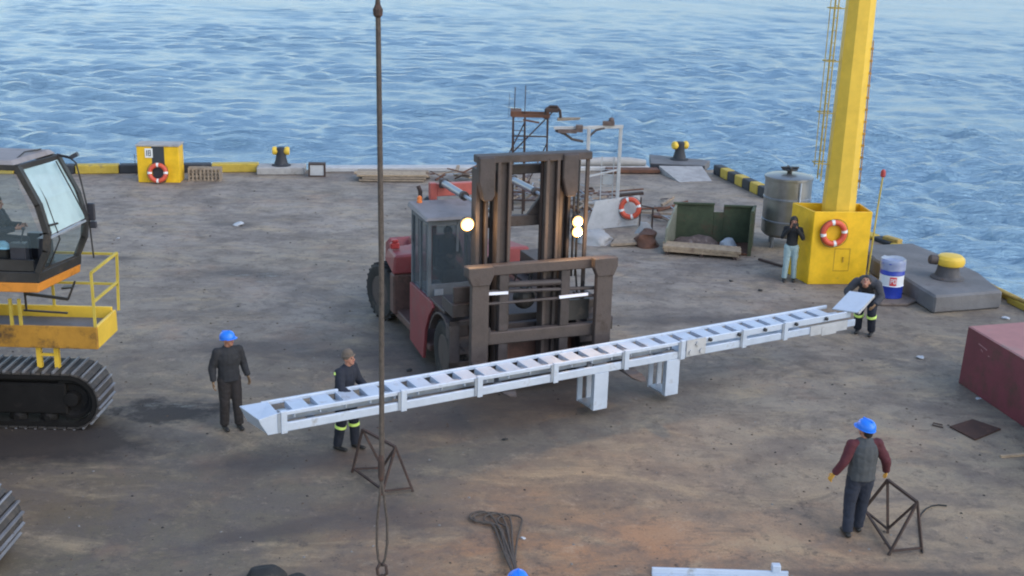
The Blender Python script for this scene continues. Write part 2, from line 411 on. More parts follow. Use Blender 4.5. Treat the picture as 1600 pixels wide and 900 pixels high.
    c = mix(rng(st, .49, .63, 0, .7), c, (.072, .062, .060))
    st2 = noi(.62, 12, .74, (.6, 1.3, 1), loc=(3, 9, 0), rot=R(30), dist=1.0)
    c = mix(rng(st2, .50, .66, 0, .7), c, (.200, .165, .118))
    # blotches
    c = mix(rng(noi(.7, 12, .72), .46, .66, 0, .8), c, (.062, .054, .054))
    c = mix(rng(noi(1.6, 12, .78, sc=(.75, 1.1, 1), loc=(2, 8, 1), rot=R(-20), dist=.8), .50, .62, 0, .62), c, (.058, .050, .048))
    c = mix(rng(noi(1.9, 12, .75, loc=(5, 5, 0)), .56, .70, 0, .5), c, (.225, .19, .155))
    c = mix(rng(noi(3.2, 12, .8, loc=(9, 1, 0)), .54, .62, 0, .7), c, (.040, .034, .033))
    c = mix(rng(noi(.33, 14, .82, loc=(1, 14, 0), dist=.8), .53, .60, 0, .5), c, (.055, .048, .050))
    c = mix(rng(noi(5.5, 10, .8, sc=(.8, 1.15, 1), loc=(3, 7, 0)), .58, .68, 0, .5), c, (.24, .20, .165))
    c = mix(rng(noi(.45, 9, .7, loc=(19, 4, 0)), .55, .75, 0, .35), c, (.19, .115, .08))
    gr = noi(28, 8, .8); c = mix(1., c, mix(rng(gr, .3, .7), (.78, .78, .78), (1.18, 1.18, 1.18)), 'MULTIPLY')
    # oil patch by the track end, darker patches under machines, old wet patches
    wet = None; dark = None
    for a in ((-6.1, 19.3, 1.0, .55, .05, .8), (-8.2, 18.0, 2.5, 1.0, 0, .3)):
        s_ = spot(*a[:5], a[5], 1.9, .3); dark = s_ if dark is None else mth('MAXIMUM', dark, s_)
    c = mix(mth('MULTIPLY', dark, .92), c, (.014, .012, .013))
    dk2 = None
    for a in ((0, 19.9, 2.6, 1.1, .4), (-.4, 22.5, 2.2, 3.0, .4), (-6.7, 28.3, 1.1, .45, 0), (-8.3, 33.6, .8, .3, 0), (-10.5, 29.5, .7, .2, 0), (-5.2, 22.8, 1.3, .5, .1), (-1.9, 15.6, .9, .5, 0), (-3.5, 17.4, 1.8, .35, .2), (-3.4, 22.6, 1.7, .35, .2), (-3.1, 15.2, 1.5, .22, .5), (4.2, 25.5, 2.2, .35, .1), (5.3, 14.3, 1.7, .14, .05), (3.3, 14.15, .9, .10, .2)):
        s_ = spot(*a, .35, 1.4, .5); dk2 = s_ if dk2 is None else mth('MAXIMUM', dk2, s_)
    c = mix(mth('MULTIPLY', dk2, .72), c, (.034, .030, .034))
    for a in ((-6.15, 19.65, .55, .10, .05), (-6.4, 28.25, .75, .22, .1), (-8.1, 33.2, .3, .12, 0), (-6.0, 27.7, .35, .08, 0), (-9.7, 30.7, .4, .14, 0)):
        s_ = spot(*a, .4, 3.0, .3); wet = s_ if wet is None else mth('MAXIMUM', wet, s_)
    wet = mth('MULTIPLY', wet, rng(noi(5, 8, .75, sc=(.6, 1.4, 1)), .48, .58))
    c = mix(mth('MULTIPLY', wet, .5), c, (.06, .06, .066))
    # expansion joints and cracks
    vo = n.new('ShaderNodeTexVoronoi'); vo.feature = 'DISTANCE_TO_EDGE'; vo.inputs['Scale'].default_value = .16
    wv = n.new('ShaderNodeVectorMath'); wv.operation = 'ADD'
    nz = n.new('ShaderNodeTexNoise'); nz.inputs['Scale'].default_value = .8; nz.inputs['Detail'].default_value = 8; l.new(pos, nz.inputs[0])
    l.new(pos, wv.inputs[0]); l.new(nz.outputs['Color'], wv.inputs[1]); l.new(wv.outputs[0], vo.inputs[0])
    crack = mth('MULTIPLY', rng(vo.outputs['Distance'], .003, .0, 0, .25), rng(noi(.5, 3, .5, loc=(2, 2, 2)), .5, .6))
    c = mix(crack, c, (.035, .03, .03))
    c = mix(1., c, (1.92, 1.72, 1.46), 'MULTIPLY')
    l.new(c, bs.inputs['Base Color'])
    ro = rng(noi(1.1, 8, .7, loc=(4, 0, 1)), .3, .7, .62, .9)
    ro = mth('MAXIMUM', ro, mth('MULTIPLY', dark, .85))
    ro = mth('MAXIMUM', mth('SUBTRACT', ro, mth('MULTIPLY', wet, .35)), .35)
    l.new(ro, bs.inputs['Roughness'])
    h = mth('ADD', mth('MULTIPLY', noi(2.5, 10, .7), .6), mth('MULTIPLY', gr, .25))
    h = mth('MULTIPLY', h, mth('SUBTRACT', 1., mth('MULTIPLY', wet, .9)))
    bp = n.new('ShaderNodeBump'); bp.inputs['Strength'].default_value = .55; bp.inputs['Distance'].default_value = .035
    l.new(h, bp.inputs['Height']); l.new(bp.outputs[0], bs.inputs['Normal'])
    return m
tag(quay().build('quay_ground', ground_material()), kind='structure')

# ---- sea: real wave geometry, denser towards the quay
def sea():
    rng_ = np.random.RandomState(4)
    rs = [14.0]
    while rs[-1] < 330: rs.append(rs[-1] * 1.0058)
    rs += [345, 370, 410, 480, 600, 900, 1500, 3000, 9000]
    an = np.concatenate([np.radians([-80, -70, -60, -52, -46]), np.radians(np.linspace(-42, 42, 500)), np.radians([46, 52, 60, 70, 80])])
    rs = np.array(rs); Rm, A = np.meshgrid(rs, an, indexing='ij')
    X = Rm * np.sin(A); Y = Rm * np.cos(A); Z = np.zeros_like(X); DX = np.zeros_like(X); DY = np.zeros_like(X)
    sp = np.gradient(rs)[:, None] * np.ones_like(X)
    wind = R(-84)      # waves run towards the quay, a little from the right
    for i in range(120):
        lam = float(np.exp(rng_.uniform(np.log(.5), np.log(4.6)))); k = 2 * np.pi / lam
        th = wind + rng_.normal(0, .5); kx, ky = k * math.cos(th), k * math.sin(th)
        amp = .0150 * lam ** .9 * rng_.uniform(.5, 1.2) / (1 + (lam / 3.6) ** 4)
        ph = rng_.uniform(0, 6.28)
        fade = np.clip((lam / sp - 2.0) / 2.5, 0, 1)
        arg = kx * X + ky * Y + ph
        Z += amp * fade * np.sin(arg)
        DX -= .8 * amp * fade * math.cos(th) * np.cos(arg); DY -= .8 * amp * fade * math.sin(th) * np.cos(arg)
    # gusts: patches of rougher and smoother water
    gust = np.zeros_like(X)
    for i in range(10):
        lam = rng_.uniform(14, 60); th = rng_.uniform(0, 6.28); gust += np.sin(2 * np.pi / lam * (np.cos(th) * X + 1.6 * np.sin(th) * Y) + rng_.uniform(0, 6.28))
    gust = np.clip(.92 + .16 * gust, .45, 1.5)
    X2 = X + DX * gust; Y2 = Y + DY * gust; Z = Z * gust - 1.35
    n0, n1 = X.shape
    co = np.stack([X2, Y2, Z], -1).reshape(-1, 3)
    idx = np.arange(n0 * n1).reshape(n0, n1)
    q = np.stack([idx[:-1, :-1], idx[:-1, 1:], idx[1:, 1:], idx[1:, :-1]], -1).reshape(-1, 4)[:, ::-1]
    me = bpy.data.meshes.new('sea'); me.vertices.add(len(co)); me.vertices.foreach_set('co', co.ravel())
    me.loops.add(q.size); me.loops.foreach_set('vertex_index', q.ravel().astype(np.int32))
    me.polygons.add(len(q)); me.polygons.foreach_set('loop_start', (np.arange(len(q)) * 4).astype(np.int32))
    me.update(); me.validate(); me.shade_smooth()
    m = bpy.data.materials.new('choppy_sea_water'); m.use_nodes = True
    t = m.node_tree; n = t.nodes; l = t.links; bs = n['Principled BSDF']
    bs.inputs['IOR'].default_value = 1.45; bs.inputs['Roughness'].default_value = .24; bs.inputs['Metallic'].default_value = .42
    geo = n.new('ShaderNodeNewGeometry')
    mp = n.new('ShaderNodeMapping'); mp.inputs['Rotation'].default_value = (0, 0, R(5)); mp.inputs['Scale'].default_value = (.42, 1.25, 1)
    l.new(geo.outputs['Position'], mp.inputs[0])
    cn = n.new('ShaderNodeTexNoise'); cn.inputs['Scale'].default_value = .035; cn.inputs['Detail'].default_value = 5; l.new(geo.outputs['Position'], cn.inputs[0])
    mx = n.new('ShaderNodeMix'); mx.data_type = 'RGBA'; l.new(cn.outputs[0], mx.inputs[0])
    mx.inputs[6].default_value = (.19, .315, .425, 1); mx.inputs[7].default_value = (.25, .375, .46, 1)
    l.new(mx.outputs[2], bs.inputs['Base Color'])
    hs = None
    gn = n.new('ShaderNodeTexNoise'); gn.inputs['Scale'].default_value = .05; gn.inputs['Detail'].default_value = 4; l.new(geo.outputs['Position'], gn.inputs[0])
    gm = n.new('ShaderNodeMapRange'); gm.inputs[1].default_value = .35; gm.inputs[2].default_value = .65; gm.inputs[3].default_value = .55; gm.inputs[4].default_value = 1.35; l.new(gn.outputs[0], gm.inputs[0])
    for sc, wt in ((.35, .8), (1.0, 1.2), (2.4, .8), (6.0, .34)):
        x = n.new('ShaderNodeTexNoise'); x.inputs['Scale'].default_value = sc; x.inputs['Detail'].default_value = 6; x.inputs['Roughness'].default_value = .6; x.inputs['Distortion'].default_value = .4
        l.new(mp.outputs[0], x.inputs[0])
        y = n.new('ShaderNodeMath'); y.operation = 'MULTIPLY'; y.inputs[1].default_value = wt; l.new(x.outputs[0], y.inputs[0])
        if hs is None: hs = y.outputs[0]
        else:
            z = n.new('ShaderNodeMath'); z.operation = 'ADD'; l.new(hs, z.inputs[0]); l.new(y.outputs[0], z.inputs[1]); hs = z.outputs[0]
    bp = n.new('ShaderNodeBump'); bp.inputs['Strength'].default_value = 1.; bp.inputs['Distance'].default_value = .40
    gx = n.new('ShaderNodeMath'); gx.operation = 'MULTIPLY'; l.new(hs, gx.inputs[0]); l.new(gm.outputs[0], gx.inputs[1]); hs = gx.outputs[0]
    l.new(hs, bp.inputs['Height']); l.new(bp.outputs[0], bs.inputs['Normal'])
    me.materials.append(m)
    o = bpy.data.objects.new('sea', me); COL.objects.link(o); tag(o, kind='structure')
sea()

# ---- kerbs and copings along the quay edge (structure)
def strip(p, q, w_, z0, z1, b, inset=0.):
    """block along p->q, its outer face on the quay edge line"""
    p, q = Vector((*p, 0)), Vector((*q, 0)); d = (q - p).normalized(); nrm = Vector((d.y, -d.x, 0))
    a0, a1 = p + nrm * inset, q + nrm * inset
    b0, b1 = a0 + nrm * w_, a1 + nrm * w_
    b.hexa([(a0.x, a0.y, z0), (b0.x, b0.y, z0), (b1.x, b1.y, z0), (a1.x, a1.y, z0), (a0.x, a0.y, z1), (b0.x, b0.y, z1), (b1.x, b1.y, z1), (a1.x, a1.y, z1)])
def lerp2(p, q, t): return (p[0] + (q[0] - p[0]) * t, p[1] + (q[1] - p[1]) * t)
kb = B()
L0, L1 = EDGE[0], EDGE[1]
# left far kerb painted in long yellow and black lengths
for (xa, xb, mi) in ((-26, -21, 1), (-21, -17.5, 0), (-17.5, -15.5, 1), (-15.5, -14.05, 0), (-14.05, -12.0, 1), (-12.0, -10.95, 1), (-10.95, -9.3, 0)):
    def ey(x):
        for i in range(len(EDGE) - 1):
            if EDGE[i][0] <= x <= EDGE[i + 1][0]: return EDGE[i][1] + (EDGE[i + 1][1] - EDGE[i][1]) * (x - EDGE[i][0]) / (EDGE[i + 1][0] - EDGE[i][0])
    kb.mi = mi; strip((xa + .012, ey(xa)), (xb - .012, ey(xb)), .42, .0, .31, kb, -.0)
tag(kb.build('kerb', [m_yellow_old, m_black_old], bevel=.03), kind='structure')
kb = B()
a, c_ = (7.78, 43.6), (8.87, 39.25)
for i in range(7):
    kb.mi = 1 if i % 2 == 0 else 0
    p0, p1 = lerp2(a, c_, i / 7 + .003), lerp2(a, c_, (i + 1) / 7 - .003)
    strip(p0, p1, .34, 0, .36, kb)
a, c_ = (8.9, 39.1), (11.5, 32.3)
for i in range(9):
    kb.mi = 1 if i % 2 else 0
    strip(lerp2(a, c_, i / 9 + .003), lerp2(a, c_, (i + 1) / 9 - .003), .34, 0, .12, kb)
tag(kb.build('kerb', [m_yellow_old, m_black_old], bevel=.03), kind='structure')
kb = B()
strip((-7.5, 42.3), (5.0, 44.3), .55, 0, .17, kb)
tag(kb.build('coping', mat('white_worn_coping', (.45, .44, .44), .8, var=.2, dirt=(.33, .3, .29), dirt_amt=.3, dirt_scale=1.2, bump=.2), bevel=.03), kind='structure')
kb = B()
strip((11.55, 31.7), (12.45, 27.6), .16, .0, .16, kb); strip((12.45, 27.6), (15.3, 14), .30, 0, .16, kb)
tag(kb.build('kerb', m_yellow_old, bevel=.02), kind='structure')
kb = B(); kb.hexa([(5.45, 43.35, 0), (5.95, 41.7, 0), (7.2, 42.1, 0), (7.1, 43.6, 0), (5.4, 43.5, .26), (5.95, 41.7, .012), (7.2, 42.1, .012), (7.05, 43.65, .26)])
tag(kb.build('concrete_ramp', m_conc, bevel=.01), kind='structure')

# mooring platform at the corner and the low one on the right
def bollard_t(name, label, loc, rz, s=1.):
    """T-head mooring bollard: flared dark column, dark cross head with yellow knobs"""
    t = thing(name, label, 'bollard', loc, rz, 'mooring bollards along the quay edge')
    b = B(); b.lathe([(.34, 0), (.34, .03), (.25, .06), (.21, .2), (.18, .32), (.17, .40), (.17, .62), (.12, .66), (.0, .67)], seg=20); b.build('column', m_black_old, t, smooth=35)
    for sx in (-1, 1):
        b = B(); b.lathe([(.0, .10), (.12, .11), (.125, .15), (.150, .18), (.150, .26), (.12, .30), (.0, .31)], c=(0, 0, .53), axis=(sx, 0, 0), seg=18)
        b.build('knob', m_yellow, t, smooth=35)
    t.scale = (s, s, s)
    return t

tb = B(); tb.prism([(-9.2, 41.0 - .0), (-7.55, 41.25), (-7.62, 42.1), (-9.3, 41.85)], 'z', 0, .27)
tag(tb.build('bollard_plinth', m_conc, bevel=.03), 'pale concrete plinth under the far left bollard', 'plinth')
bollard_t('mooring_bollard', 'dark bollard with yellow knobs on the pale plinth at the far quay edge', (-8.42, 41.55, .27), .1, 1.0)
tb = B(); tb.mi = 0; tb.prism([(5.15, 43.98), (7.15, 43.75), (7.55, 44.9), (5.3, 45.9)], 'z', 0.0, .27); tb.mi = 1
tb.prism([(5.13, 43.95), (7.17, 43.72), (7.15, 43.80), (5.15, 44.03)], 'z', .02, .25)
tag(tb.build('mooring_platform', [m_conc2, m_black_old], bevel=.02), 'dark edged concrete platform carrying the corner bollard', 'platform')
bollard_t('mooring_bollard', 'dark bollard with yellow knobs on the platform at the quay corner', (6.35, 44.9, .27), .35, 1.05)
tb = B()
tb.mi = 0; tb.prism([(9.97, 26.42), (11.80, 27.0), (11.85, 28.6), (11.5, 30.3), (11.1, 31.6), (9.55, 31.2), (9.5, 29.75)], 'z', 0, .45)
o_ = tb.build('mooring_platform', m_conc2, bevel=.05)
tag(o_, 'big grey concrete platform with the mushroom bollard beside the blue drum', 'platform')
t = thing('mooring_bollard', 'stout bollard with round yellow head and brown horn on the grey platform', 'bollard', (10.82, 28.05, .45), R(12), 'mooring bollards along the quay edge')
b = B(); b.lathe([(.40, 0), (.40, .03), (.31, .07), (.27, .2), (.25, .36)], seg=24); b.build('column', m_concd, t, smooth=35)
b = B(); b.lathe([(.0, .33), (.24, .33), (.33, .37), (.355, .44), (.34, .53), (.27, .60), (.1, .63), (.0, .632)], c=(0.03, 0, -.02), seg=28); b.build('head', m_yellow, t, smooth=35)
b = B(); b.lathe([(.0, .30), (.12, .30), (.12, .47), (.09, .50), (.0, .5)], c=(0, 0, .42), axis=(-1, .25, .1), seg=16); b.build('horn', m_mast2, t, smooth=35)

# ================================================================== OBJECTS
def lifebuoy(label, loc, face, tilt=0., Rm=.29, r=.075):
    """ring whose axis is 'face'"""
    t = thing('lifebuoy', label, 'lifebuoy', loc, 0, 'orange lifebuoys with white bands')
    ax = Vector(face).normalized()
    b = B(); b.torus((0, 0, 0), Rm, r, ax, 36, 12); b.build('ring', m_ringred, t, smooth=True)
    u_ = ax.orthogonal().normalized(); v_ = ax.cross(u_)
    for k in range(4):
        a0 = k * math.pi / 2 + .6 + tilt; b = B()
        pts = [(u_ * math.cos(a0 + d) + v_ * math.sin(a0 + d)) * Rm for d in (-.13, -.06, 0, .06, .13)]
        b.tube(pts, r * 1.06, 12); b.build('band', m_ringwhite, t, smooth=40)
    b = B(); pts = []
    for k in range(49):
        a0 = k / 48 * 2 * math.pi; q = (u_ * math.cos(a0) + v_ * math.sin(a0)); rr_ = Rm + r * (1.0 + .35 * abs(math.sin(2 * (a0 - .6 - tilt))))
        pts.append(q * rr_ + ax * .02)
    b.tube(pts, .008, 5); b.build('grab_line', m_rope, t)
    return t

# ---- yellow cabinet with black stripe, far left
t = thing('electrical_cabinet', 'yellow cabinet with a black stripe and small white sign at the far quay edge', 'cabinet', (-12.15, 39.25, 0), R(4))
b = B(); b.box(-.70, .70, 0, .75, 0, 1.24); b.build('body', m_yellow_box, t, bevel=.015)
b = B(); b.box(-.73, .73, -.03, .78, 1.243, 1.30); b.build('lid', m_conc, t, bevel=.01)
b = B(); b.box(-.20, .22, -.006, 0.004, .02, 1.238); b.build('stripe', m_blackpatch, t)
sg = B().box(-.42, -.16, -.02, -.008, .86, 1.18).build('sign', m_ringwhite, t)
b = B()
for (x0, x1, z0, z1) in ((-.37, -.34, .92, 1.12), (-.31, -.22, .92, .945), (-.31, -.22, 1.01, 1.035), (-.31, -.22, 1.095, 1.12), (-.245, -.22, .92, 1.12), (-.31, -.285, .92, 1.12)):
    b.box(x0, x1, -.024, -.021, z0, z1)
b.build('lettering', m_blackpatch, sg)
lifebuoy('lifebuoy leaning on the striped yellow cabinet', (-12.13, 39.08, .37), (0.05, -1, .22), .2, .27, .075)

# ---- pallet crate rack, small framed box, plank stack, thin rod at far edge
t = thing('lattice_crate', 'weathered lattice crate beside the striped cabinet', 'crate', (-10.72, 39.75, 0), R(6))
b = B()
for x in np.linspace(-.52, .52, 9): b.box(x - .03, x + .03, -.05, -.02, 0, .42)
for z in (.03, .16, .29, .40): b.box(-.56, .56, -.015, .015, z - .03, z + .03)
b.build('front_lattice', m_wood, t)
b = B()
for x in np.linspace(-.52, .52, 9): b.box(x - .03, x + .03, .32, .35, 0, .42)
for y in np.linspace(0.03, .3, 4):
    b.box(-.56, .56, y - .025, y + .025, .425, .45)
b.box(-.56, -.53, 0, .32, .02, .42); b.box(.53, .56, 0, .32, .02, .42)
b.build('slats', m_wood, t)
t = thing('framed_box', 'small pale box in a dark frame at the far quay edge', 'box', (-7.05, 41.0, 0), R(6))
b = B(); b.box(-.24, .24, 0, .3, .05, .42); b.build('panel', m_white, t)
b = B()
for x in (-.27, .27): b.box(x - .03, x + .03, -.02, .32, 0, .47)
b.box(-.24, .24, -.02, .32, 0, .05); b.box(-.24, .24, -.02, .32, .42, .47); b.build('frame', m_rustd, t, bevel=.005)

t = thing('plank_stack', 'long low stack of weathered planks near the far quay edge', 'planks', (-4.35, 40.9, 0), R(5))
rs_ = random.Random(3)
for k in range(9):
    lay, j = divmod(k, 3)
    b = B(); L_ = 1.15 + rs_.uniform(-.06, .12); y0 = -.42 + j * .36 + rs_.uniform(-.02, .02); z0 = .03 + lay * .085
    b.cbox((rs_.uniform(-.1, .1), y0, z0 + .035), (2 * L_, .32, .065), rz=rs_.uniform(-.03, .03)); b.build('plank', m_wood2 if rs_.random() < .5 else m_wood, t, bevel=.006)
tag(B().tube([(-13.3, 40.4, 0), (-13.32, 40.4, .75)], .012, 6).build('thin_rod', m_rustd), 'thin upright rod on the kerb left of the striped cabinet', 'rod')

# scattered scrap heap behind the forklift
def scrap(label, cx, cy, spread, n, seed, hmax=.3, L=(.3, 1.3), cat='scrap'):
    rs_ = random.Random(seed)
    t = thing('scrap_heap', label, cat, (cx, cy, 0))
    for kind, mm in (('pipe', m_rust), ('plate', m_junk), ('offcut', m_wood), ('bar', m_galv2)):
        b = B()
        for _ in range(n):
            x, y = rs_.gauss(0, spread[0]), rs_.gauss(0, spread[1]); z = rs_.uniform(.03, hmax) * math.exp(-(x * x) / (2 * spread[0] ** 2 + .01)); l_ = rs_.uniform(*L); a_ = rs_.uniform(0, 3.14); dz = rs_.uniform(-.08, .12)
            d = Vector((math.cos(a_) * l_ / 2, math.sin(a_) * l_ / 2, dz))
            c0 = Vector((x, y, z + .06)); p, q = c0 - d, c0 + d; p.z = max(p.z, .03); q.z = max(q.z, .03)
            if kind == 'pipe': b.tube([p, q], rs_.uniform(.015, .05), 7)
            elif kind == 'plate': b.cbox(c0, (rs_.uniform(.15, .5), rs_.uniform(.1, .4), .03), rz=a_, rx=rs_.uniform(-.5, .5), ry=rs_.uniform(-.3, .3))
            elif kind == 'offcut': b.beam(p, q, rs_.uniform(.05, .12), rs_.uniform(.03, .08))
            else: b.beam(p, q, .025, .025)
        b.build(kind, mm, t)
    return t
scrap('low heap of mixed scrap on the quay behind the forklift cab', -1.7, 41.2, (.75, .5), 7, 5, .3)
scrap('tangled scrap and pipes under the rusty gantry', 0.9, 38.5, (.9, 1.2), 12, 9, .4)
scrap('grey rods and pipes strewn behind the white frame', 2.6, 37.2, (.8, 1.2), 9, 12, .25, (.6, 2.2))
scrap('loose rods lying between the white frame and green skip', 4.6, 36.0, (.7, .9), 3, 21, .06, (.8, 2.0))
b = B(); b.cbox((4.4, 43.3, .10), (2.0, .5, .14), rz=.12); o = b.build('timber_baulk', m_rust, bevel=.02)
tag(o, 'long brown baulk lying along the far coping', 'timber')
t = thing('pale_roll', 'long pale rolled sheet lying along the quay edge left of the corner bollard', 'roll', (3.7, 43.75, 0), R(8))
b = B(); b.tube([(-1.3, 0, .31), (-.4, .02, .33), (.6, 0, .33), (1.25, .02, .28)], [.14, .17, .17, .12], 12); b.build('sheet', m_tarp, t, smooth=40)

# ---- rusty gantry behind the forklift mast (around X 0.4, Y 36)
t = thing('rusty_gantry', 'rusty ladder gantry with two thin masts standing behind the forklift', 'gantry', (.4, 36, 0), 0)
b = B()
for x in (-.50, -.14, .56):
    for y in (-.35, .35): b.beam((x + (.06 if y > 0 else 0), y, 0), (x, y * .9, 3.1), .055, .055)
for z in (.5, 1.5, 2.5): b.beam((-.5, -.34, z), (.56, -.34, z), .04, .04)
b.build('upright', m_rustd, t)
b = B(); b.beam((-.55, -.33, 3.12), (.62, -.33, 3.12), .05, .09); b.beam((-.55, .33, 3.12), (.62, .33, 3.12), .05, .09)
b.beam((.3, -.33, 2.92), (-.2, -.33, 3.0), .04, .05); b.cbox((-.42, 0, 3.17), (.34, .7, .16)); b.build('top_beam', m_rust, t)
b = B(); b.tube([(.72, -.3, 3.28), (-.75, -.3, 1.7)], .022, 6); b.tube([(-.15, -.3, 2.9), (-.95, -.3, 1.2)], .02, 6); b.tube([(.56, -.3, 2.3), (-.1, -.3, .8)], .018, 6)
b.build('brace', m_rustd, t)
b = B(); b.tube([(-.47, 0, 3.0), (-.46, 0, 3.95)], .014, 6); b.build('thin_mast', m_rustd, t)
b = B(); b.tube([(-.15, 0, 3.0), (-.14, 0, 4.0)], .014, 6); b.build('thin_mast', m_rustd, t)
b = B(); b.tube([(-.64, 0, 3.0), (-.63, 0, 3.75)], .007, 5); b.build('whip_aerial', m_rustd, t)
b = B()
for x in (-.5, -.14): b.beam((x, -.42, .0), (x, -.42, 3.0), .03, .03)
for k in range(11): b.tube([(-.5, -.42, .25 + k * .27), (-.14, -.42, .25 + k * .27)], .011, 6)
b.build('ladder', m_rustd, t)
b = B(); b.tube([(.45, -.3, 3.05), (.5, -.3, 3.33), (.62, -.3, 3.42), (.82, -.3, 3.42), (.92, -.3, 3.30), (.95, -.3, 3.08)], .045, 8)
b.cbox((.68, -.3, 3.32), (.38, .3, .12)); b.build('winch_head', m_rustd, t)
b = B(); b.hexa([(.85, -.42, 3.0), (1.5, -.42, 3.05), (1.5, -.18, 3.05), (.85, -.18, 3.0), (.85, -.42, 3.08), (1.55, -.42, 3.1), (1.55, -.18, 3.1), (.85, -.18, 3.08)])
b.build('side_arm', m_wood, t)

# ---- white steel frame right of the mast
t = thing('white_gangway_frame', 'tall white steel portal frame with hanging arms right of the forklift', 'frame', (2.6, 34.3, 0), 0)
for x, yb in ((-.46, 0), (.50, .25)):
    b = B(); b.beam((x, yb, 0), (x, yb, 3.0), .10, .10); b.build('post', m_white, t, bevel=.008)
b = B(); b.beam((-1.5, -.1, 3.0), (-.46, 0, 3.02), .07, .09); b.beam((-.51, 0, 3.02), (.56, .25, 3.04), .08, .10); b.build('top_beam', m_white, t, bevel=.006)
b = B(); b.tube([(-1.45, -.1, 2.93), (-1.15, -.1, 2.82), (-.95, -.1, 2.68), (-.62, -.1, 2.62)], .04, 7); b.tube([(-.46, 0, 2.75), (-.25, 0, 2.95), (0, .1, 3.0)], .035, 7)
b.build('curved_arm', m_mast2, t, smooth=40)
b = B(); b.cbox((-1.1, -.1, 2.92), (.55, .25, .1)); b.cbox((-.75, -.1, 3.0), (.2, .2, .2)); b.cbox((.12, .15, 3.14), (.34, .2, .12)); b.ball((.2, .15, 3.24), .08); b.build('fittings', m_junk, t)
b = B()
for x in (.0, .36): b.beam((x, .45, .3), (x, .45, 2.1), .03, .03)
for k in range(7): b.tube([(0, .45, .45 + k * .25), (.36, .45, .45 + k * .25)], .012, 6)
b.box(.05, .34, .40, .47, 1.25, 1.55)
b.build('inner_ladder', m_white, t)
b = B(); b.beam((-.46, 0, 1.55), (.5, .25, 1.75), .05, .05); b.beam((-.46, 0, .75), (.5, .25, .85), .05, .05); b.build('crossbar', m_white, t)
b = B(); b.hexa([(-.45, -.40, 0.0), (1.15, .30, 0.05), (1.15, .33, .05), (-.45, -.37, 0), (-.18, -.2, .86), (1.2, .42, .95), (1.2, .45, .95), (-.18, -.17, .86)])
b.build('base_panel', m_white, t)
b = B(); b.beam((1.2, .1, 0), (1.2, .1, .95), .04, .04); b.beam((1.55, -.1, 0), (1.55, -.1, .7), .05, .05); b.beam((1.2, .1, .7), (1.55, -.1, .68), .03, .03)
b.beam((.6, .45, .93), (1.3, .5, 1.0), .16, .08); b.build('rear_bracket', m_rustd, t)
lifebuoy('lifebuoy hung on the white frame panel behind the forklift', (3.48, 34.35, .62), (-.25, -1, .12), .5, .265, .075)
def crumple(name, label, cat, pts, h, mm, seed, amp=.12):
    b = B(); n = 26
    xs = [p[0] for p in pts]; ys = [p[1] for p in pts]; cx, cy = sum(xs) / len(xs), sum(ys) / len(ys)
    def ring(k, f):
        a = 2 * math.pi * k / n
        rx = (max(xs) - min(xs)) / 2; ry = (max(ys) - min(ys)) / 2
        q = 1 + .22 * mnoise.noise(Vector((math.cos(a) * 1.6, math.sin(a) * 1.6, seed)))
        return Vector((math.cos(a) * rx * f * q, math.sin(a) * ry * f * q, 0))
    levels = [(1, 0), (1.0, .12), (.92, .45), (.75, .78), (.5, .95), (.25, 1.0), (.02, 1.02)]
    rows = []
    for f, z in levels:
        row = []
        for k in range(n):
            p = ring(k, f); dn = mnoise.noise_vector(Vector((p.x * 3, p.y * 3, seed + z * 3)))
            row.append(b.bm.verts.new((p.x + dn.x * amp * (z > 0), p.y + dn.y * amp * (z > 0), max(0, z * h * (1 + .5 * dn.z)))))
        rows.append(row)
    for i in range(len(rows) - 1):
        for k in range(n): b._f([rows[i][k], rows[i][(k + 1) % n], rows[i + 1][(k + 1) % n], rows[i + 1][k]])
    b._f(rows[-1])
    o = b.build(name, mm, smooth=True); o.location = (cx, cy, 0)
    sub = o.modifiers.new('s', 'SUBSURF'); sub.levels = sub.render_levels = 1
    return tag(o, label, cat)
crumple('white_tarpaulin', 'crumpled white tarpaulin at the foot of the white frame', 'tarpaulin', [(1.75, 32.1), (2.85, 33.4)], .30, m_tarp, 3, .22)
crumple('rusty_debris', 'rust brown heap of debris left of the green skip', 'debris', [(3.4, 31.9), (4.2, 33.1)], .36, m_rust, 8, .3)
crumple('pale_sack', 'pale sack leaning in the debris left of the green skip', 'sack', [(3.55, 32.9), (4.0, 33.4)], .42, m_tarp, 11, .18)
b = B(); b.hexa([(2.75, 32.0, .02), (3.6, 32.15, .05), (3.75, 32.75, .18), (3.0, 32.7, .1), (2.75, 32.0, .10), (3.6, 32.15, .13), (3.75, 32.75, .26), (3.0, 32.7, .18)])
tag(b.build('wooden_board', m_wood, bevel=.006), 'tilted weathered board in front of the white frame', 'board')

# ---- green skip with timber pack in front
t = thing('waste_skip', 'open faded green steel skip left of the steel tank', 'skip', (5.5, 32, 0), 0)
b = B(); wz = 1.14
b.hexa([(4.62, 32.72, 0), (5.72, 32.72, 0), (5.72, 32.78, 0), (4.62, 32.78, 0), (4.62, 32.72, 1.16), (5.72, 32.72, 1.16), (5.72, 32.78, 1.16), (4.62, 32.78, 1.16)])
b.hexa([(5.72, 32.72, 0), (6.0, 32.72, 0), (6.0, 32.78, 0), (5.72, 32.78, 0), (5.72, 32.72, .93), (6.0, 32.72, .93), (6.0, 32.78, .93), (5.72, 32.78, .93)])
b.hexa([(6.0, 32.72, 0), (6.85, 32.72, 0), (6.85, 32.78, 0), (6.0, 32.78, 0), (6.0, 32.72, 1.12), (6.85, 32.72, 1.1), (6.85, 32.78, 1.1), (6.0, 32.78, 1.12)])
b.build('back_wall', m_green, t, world=True, bevel=.01)
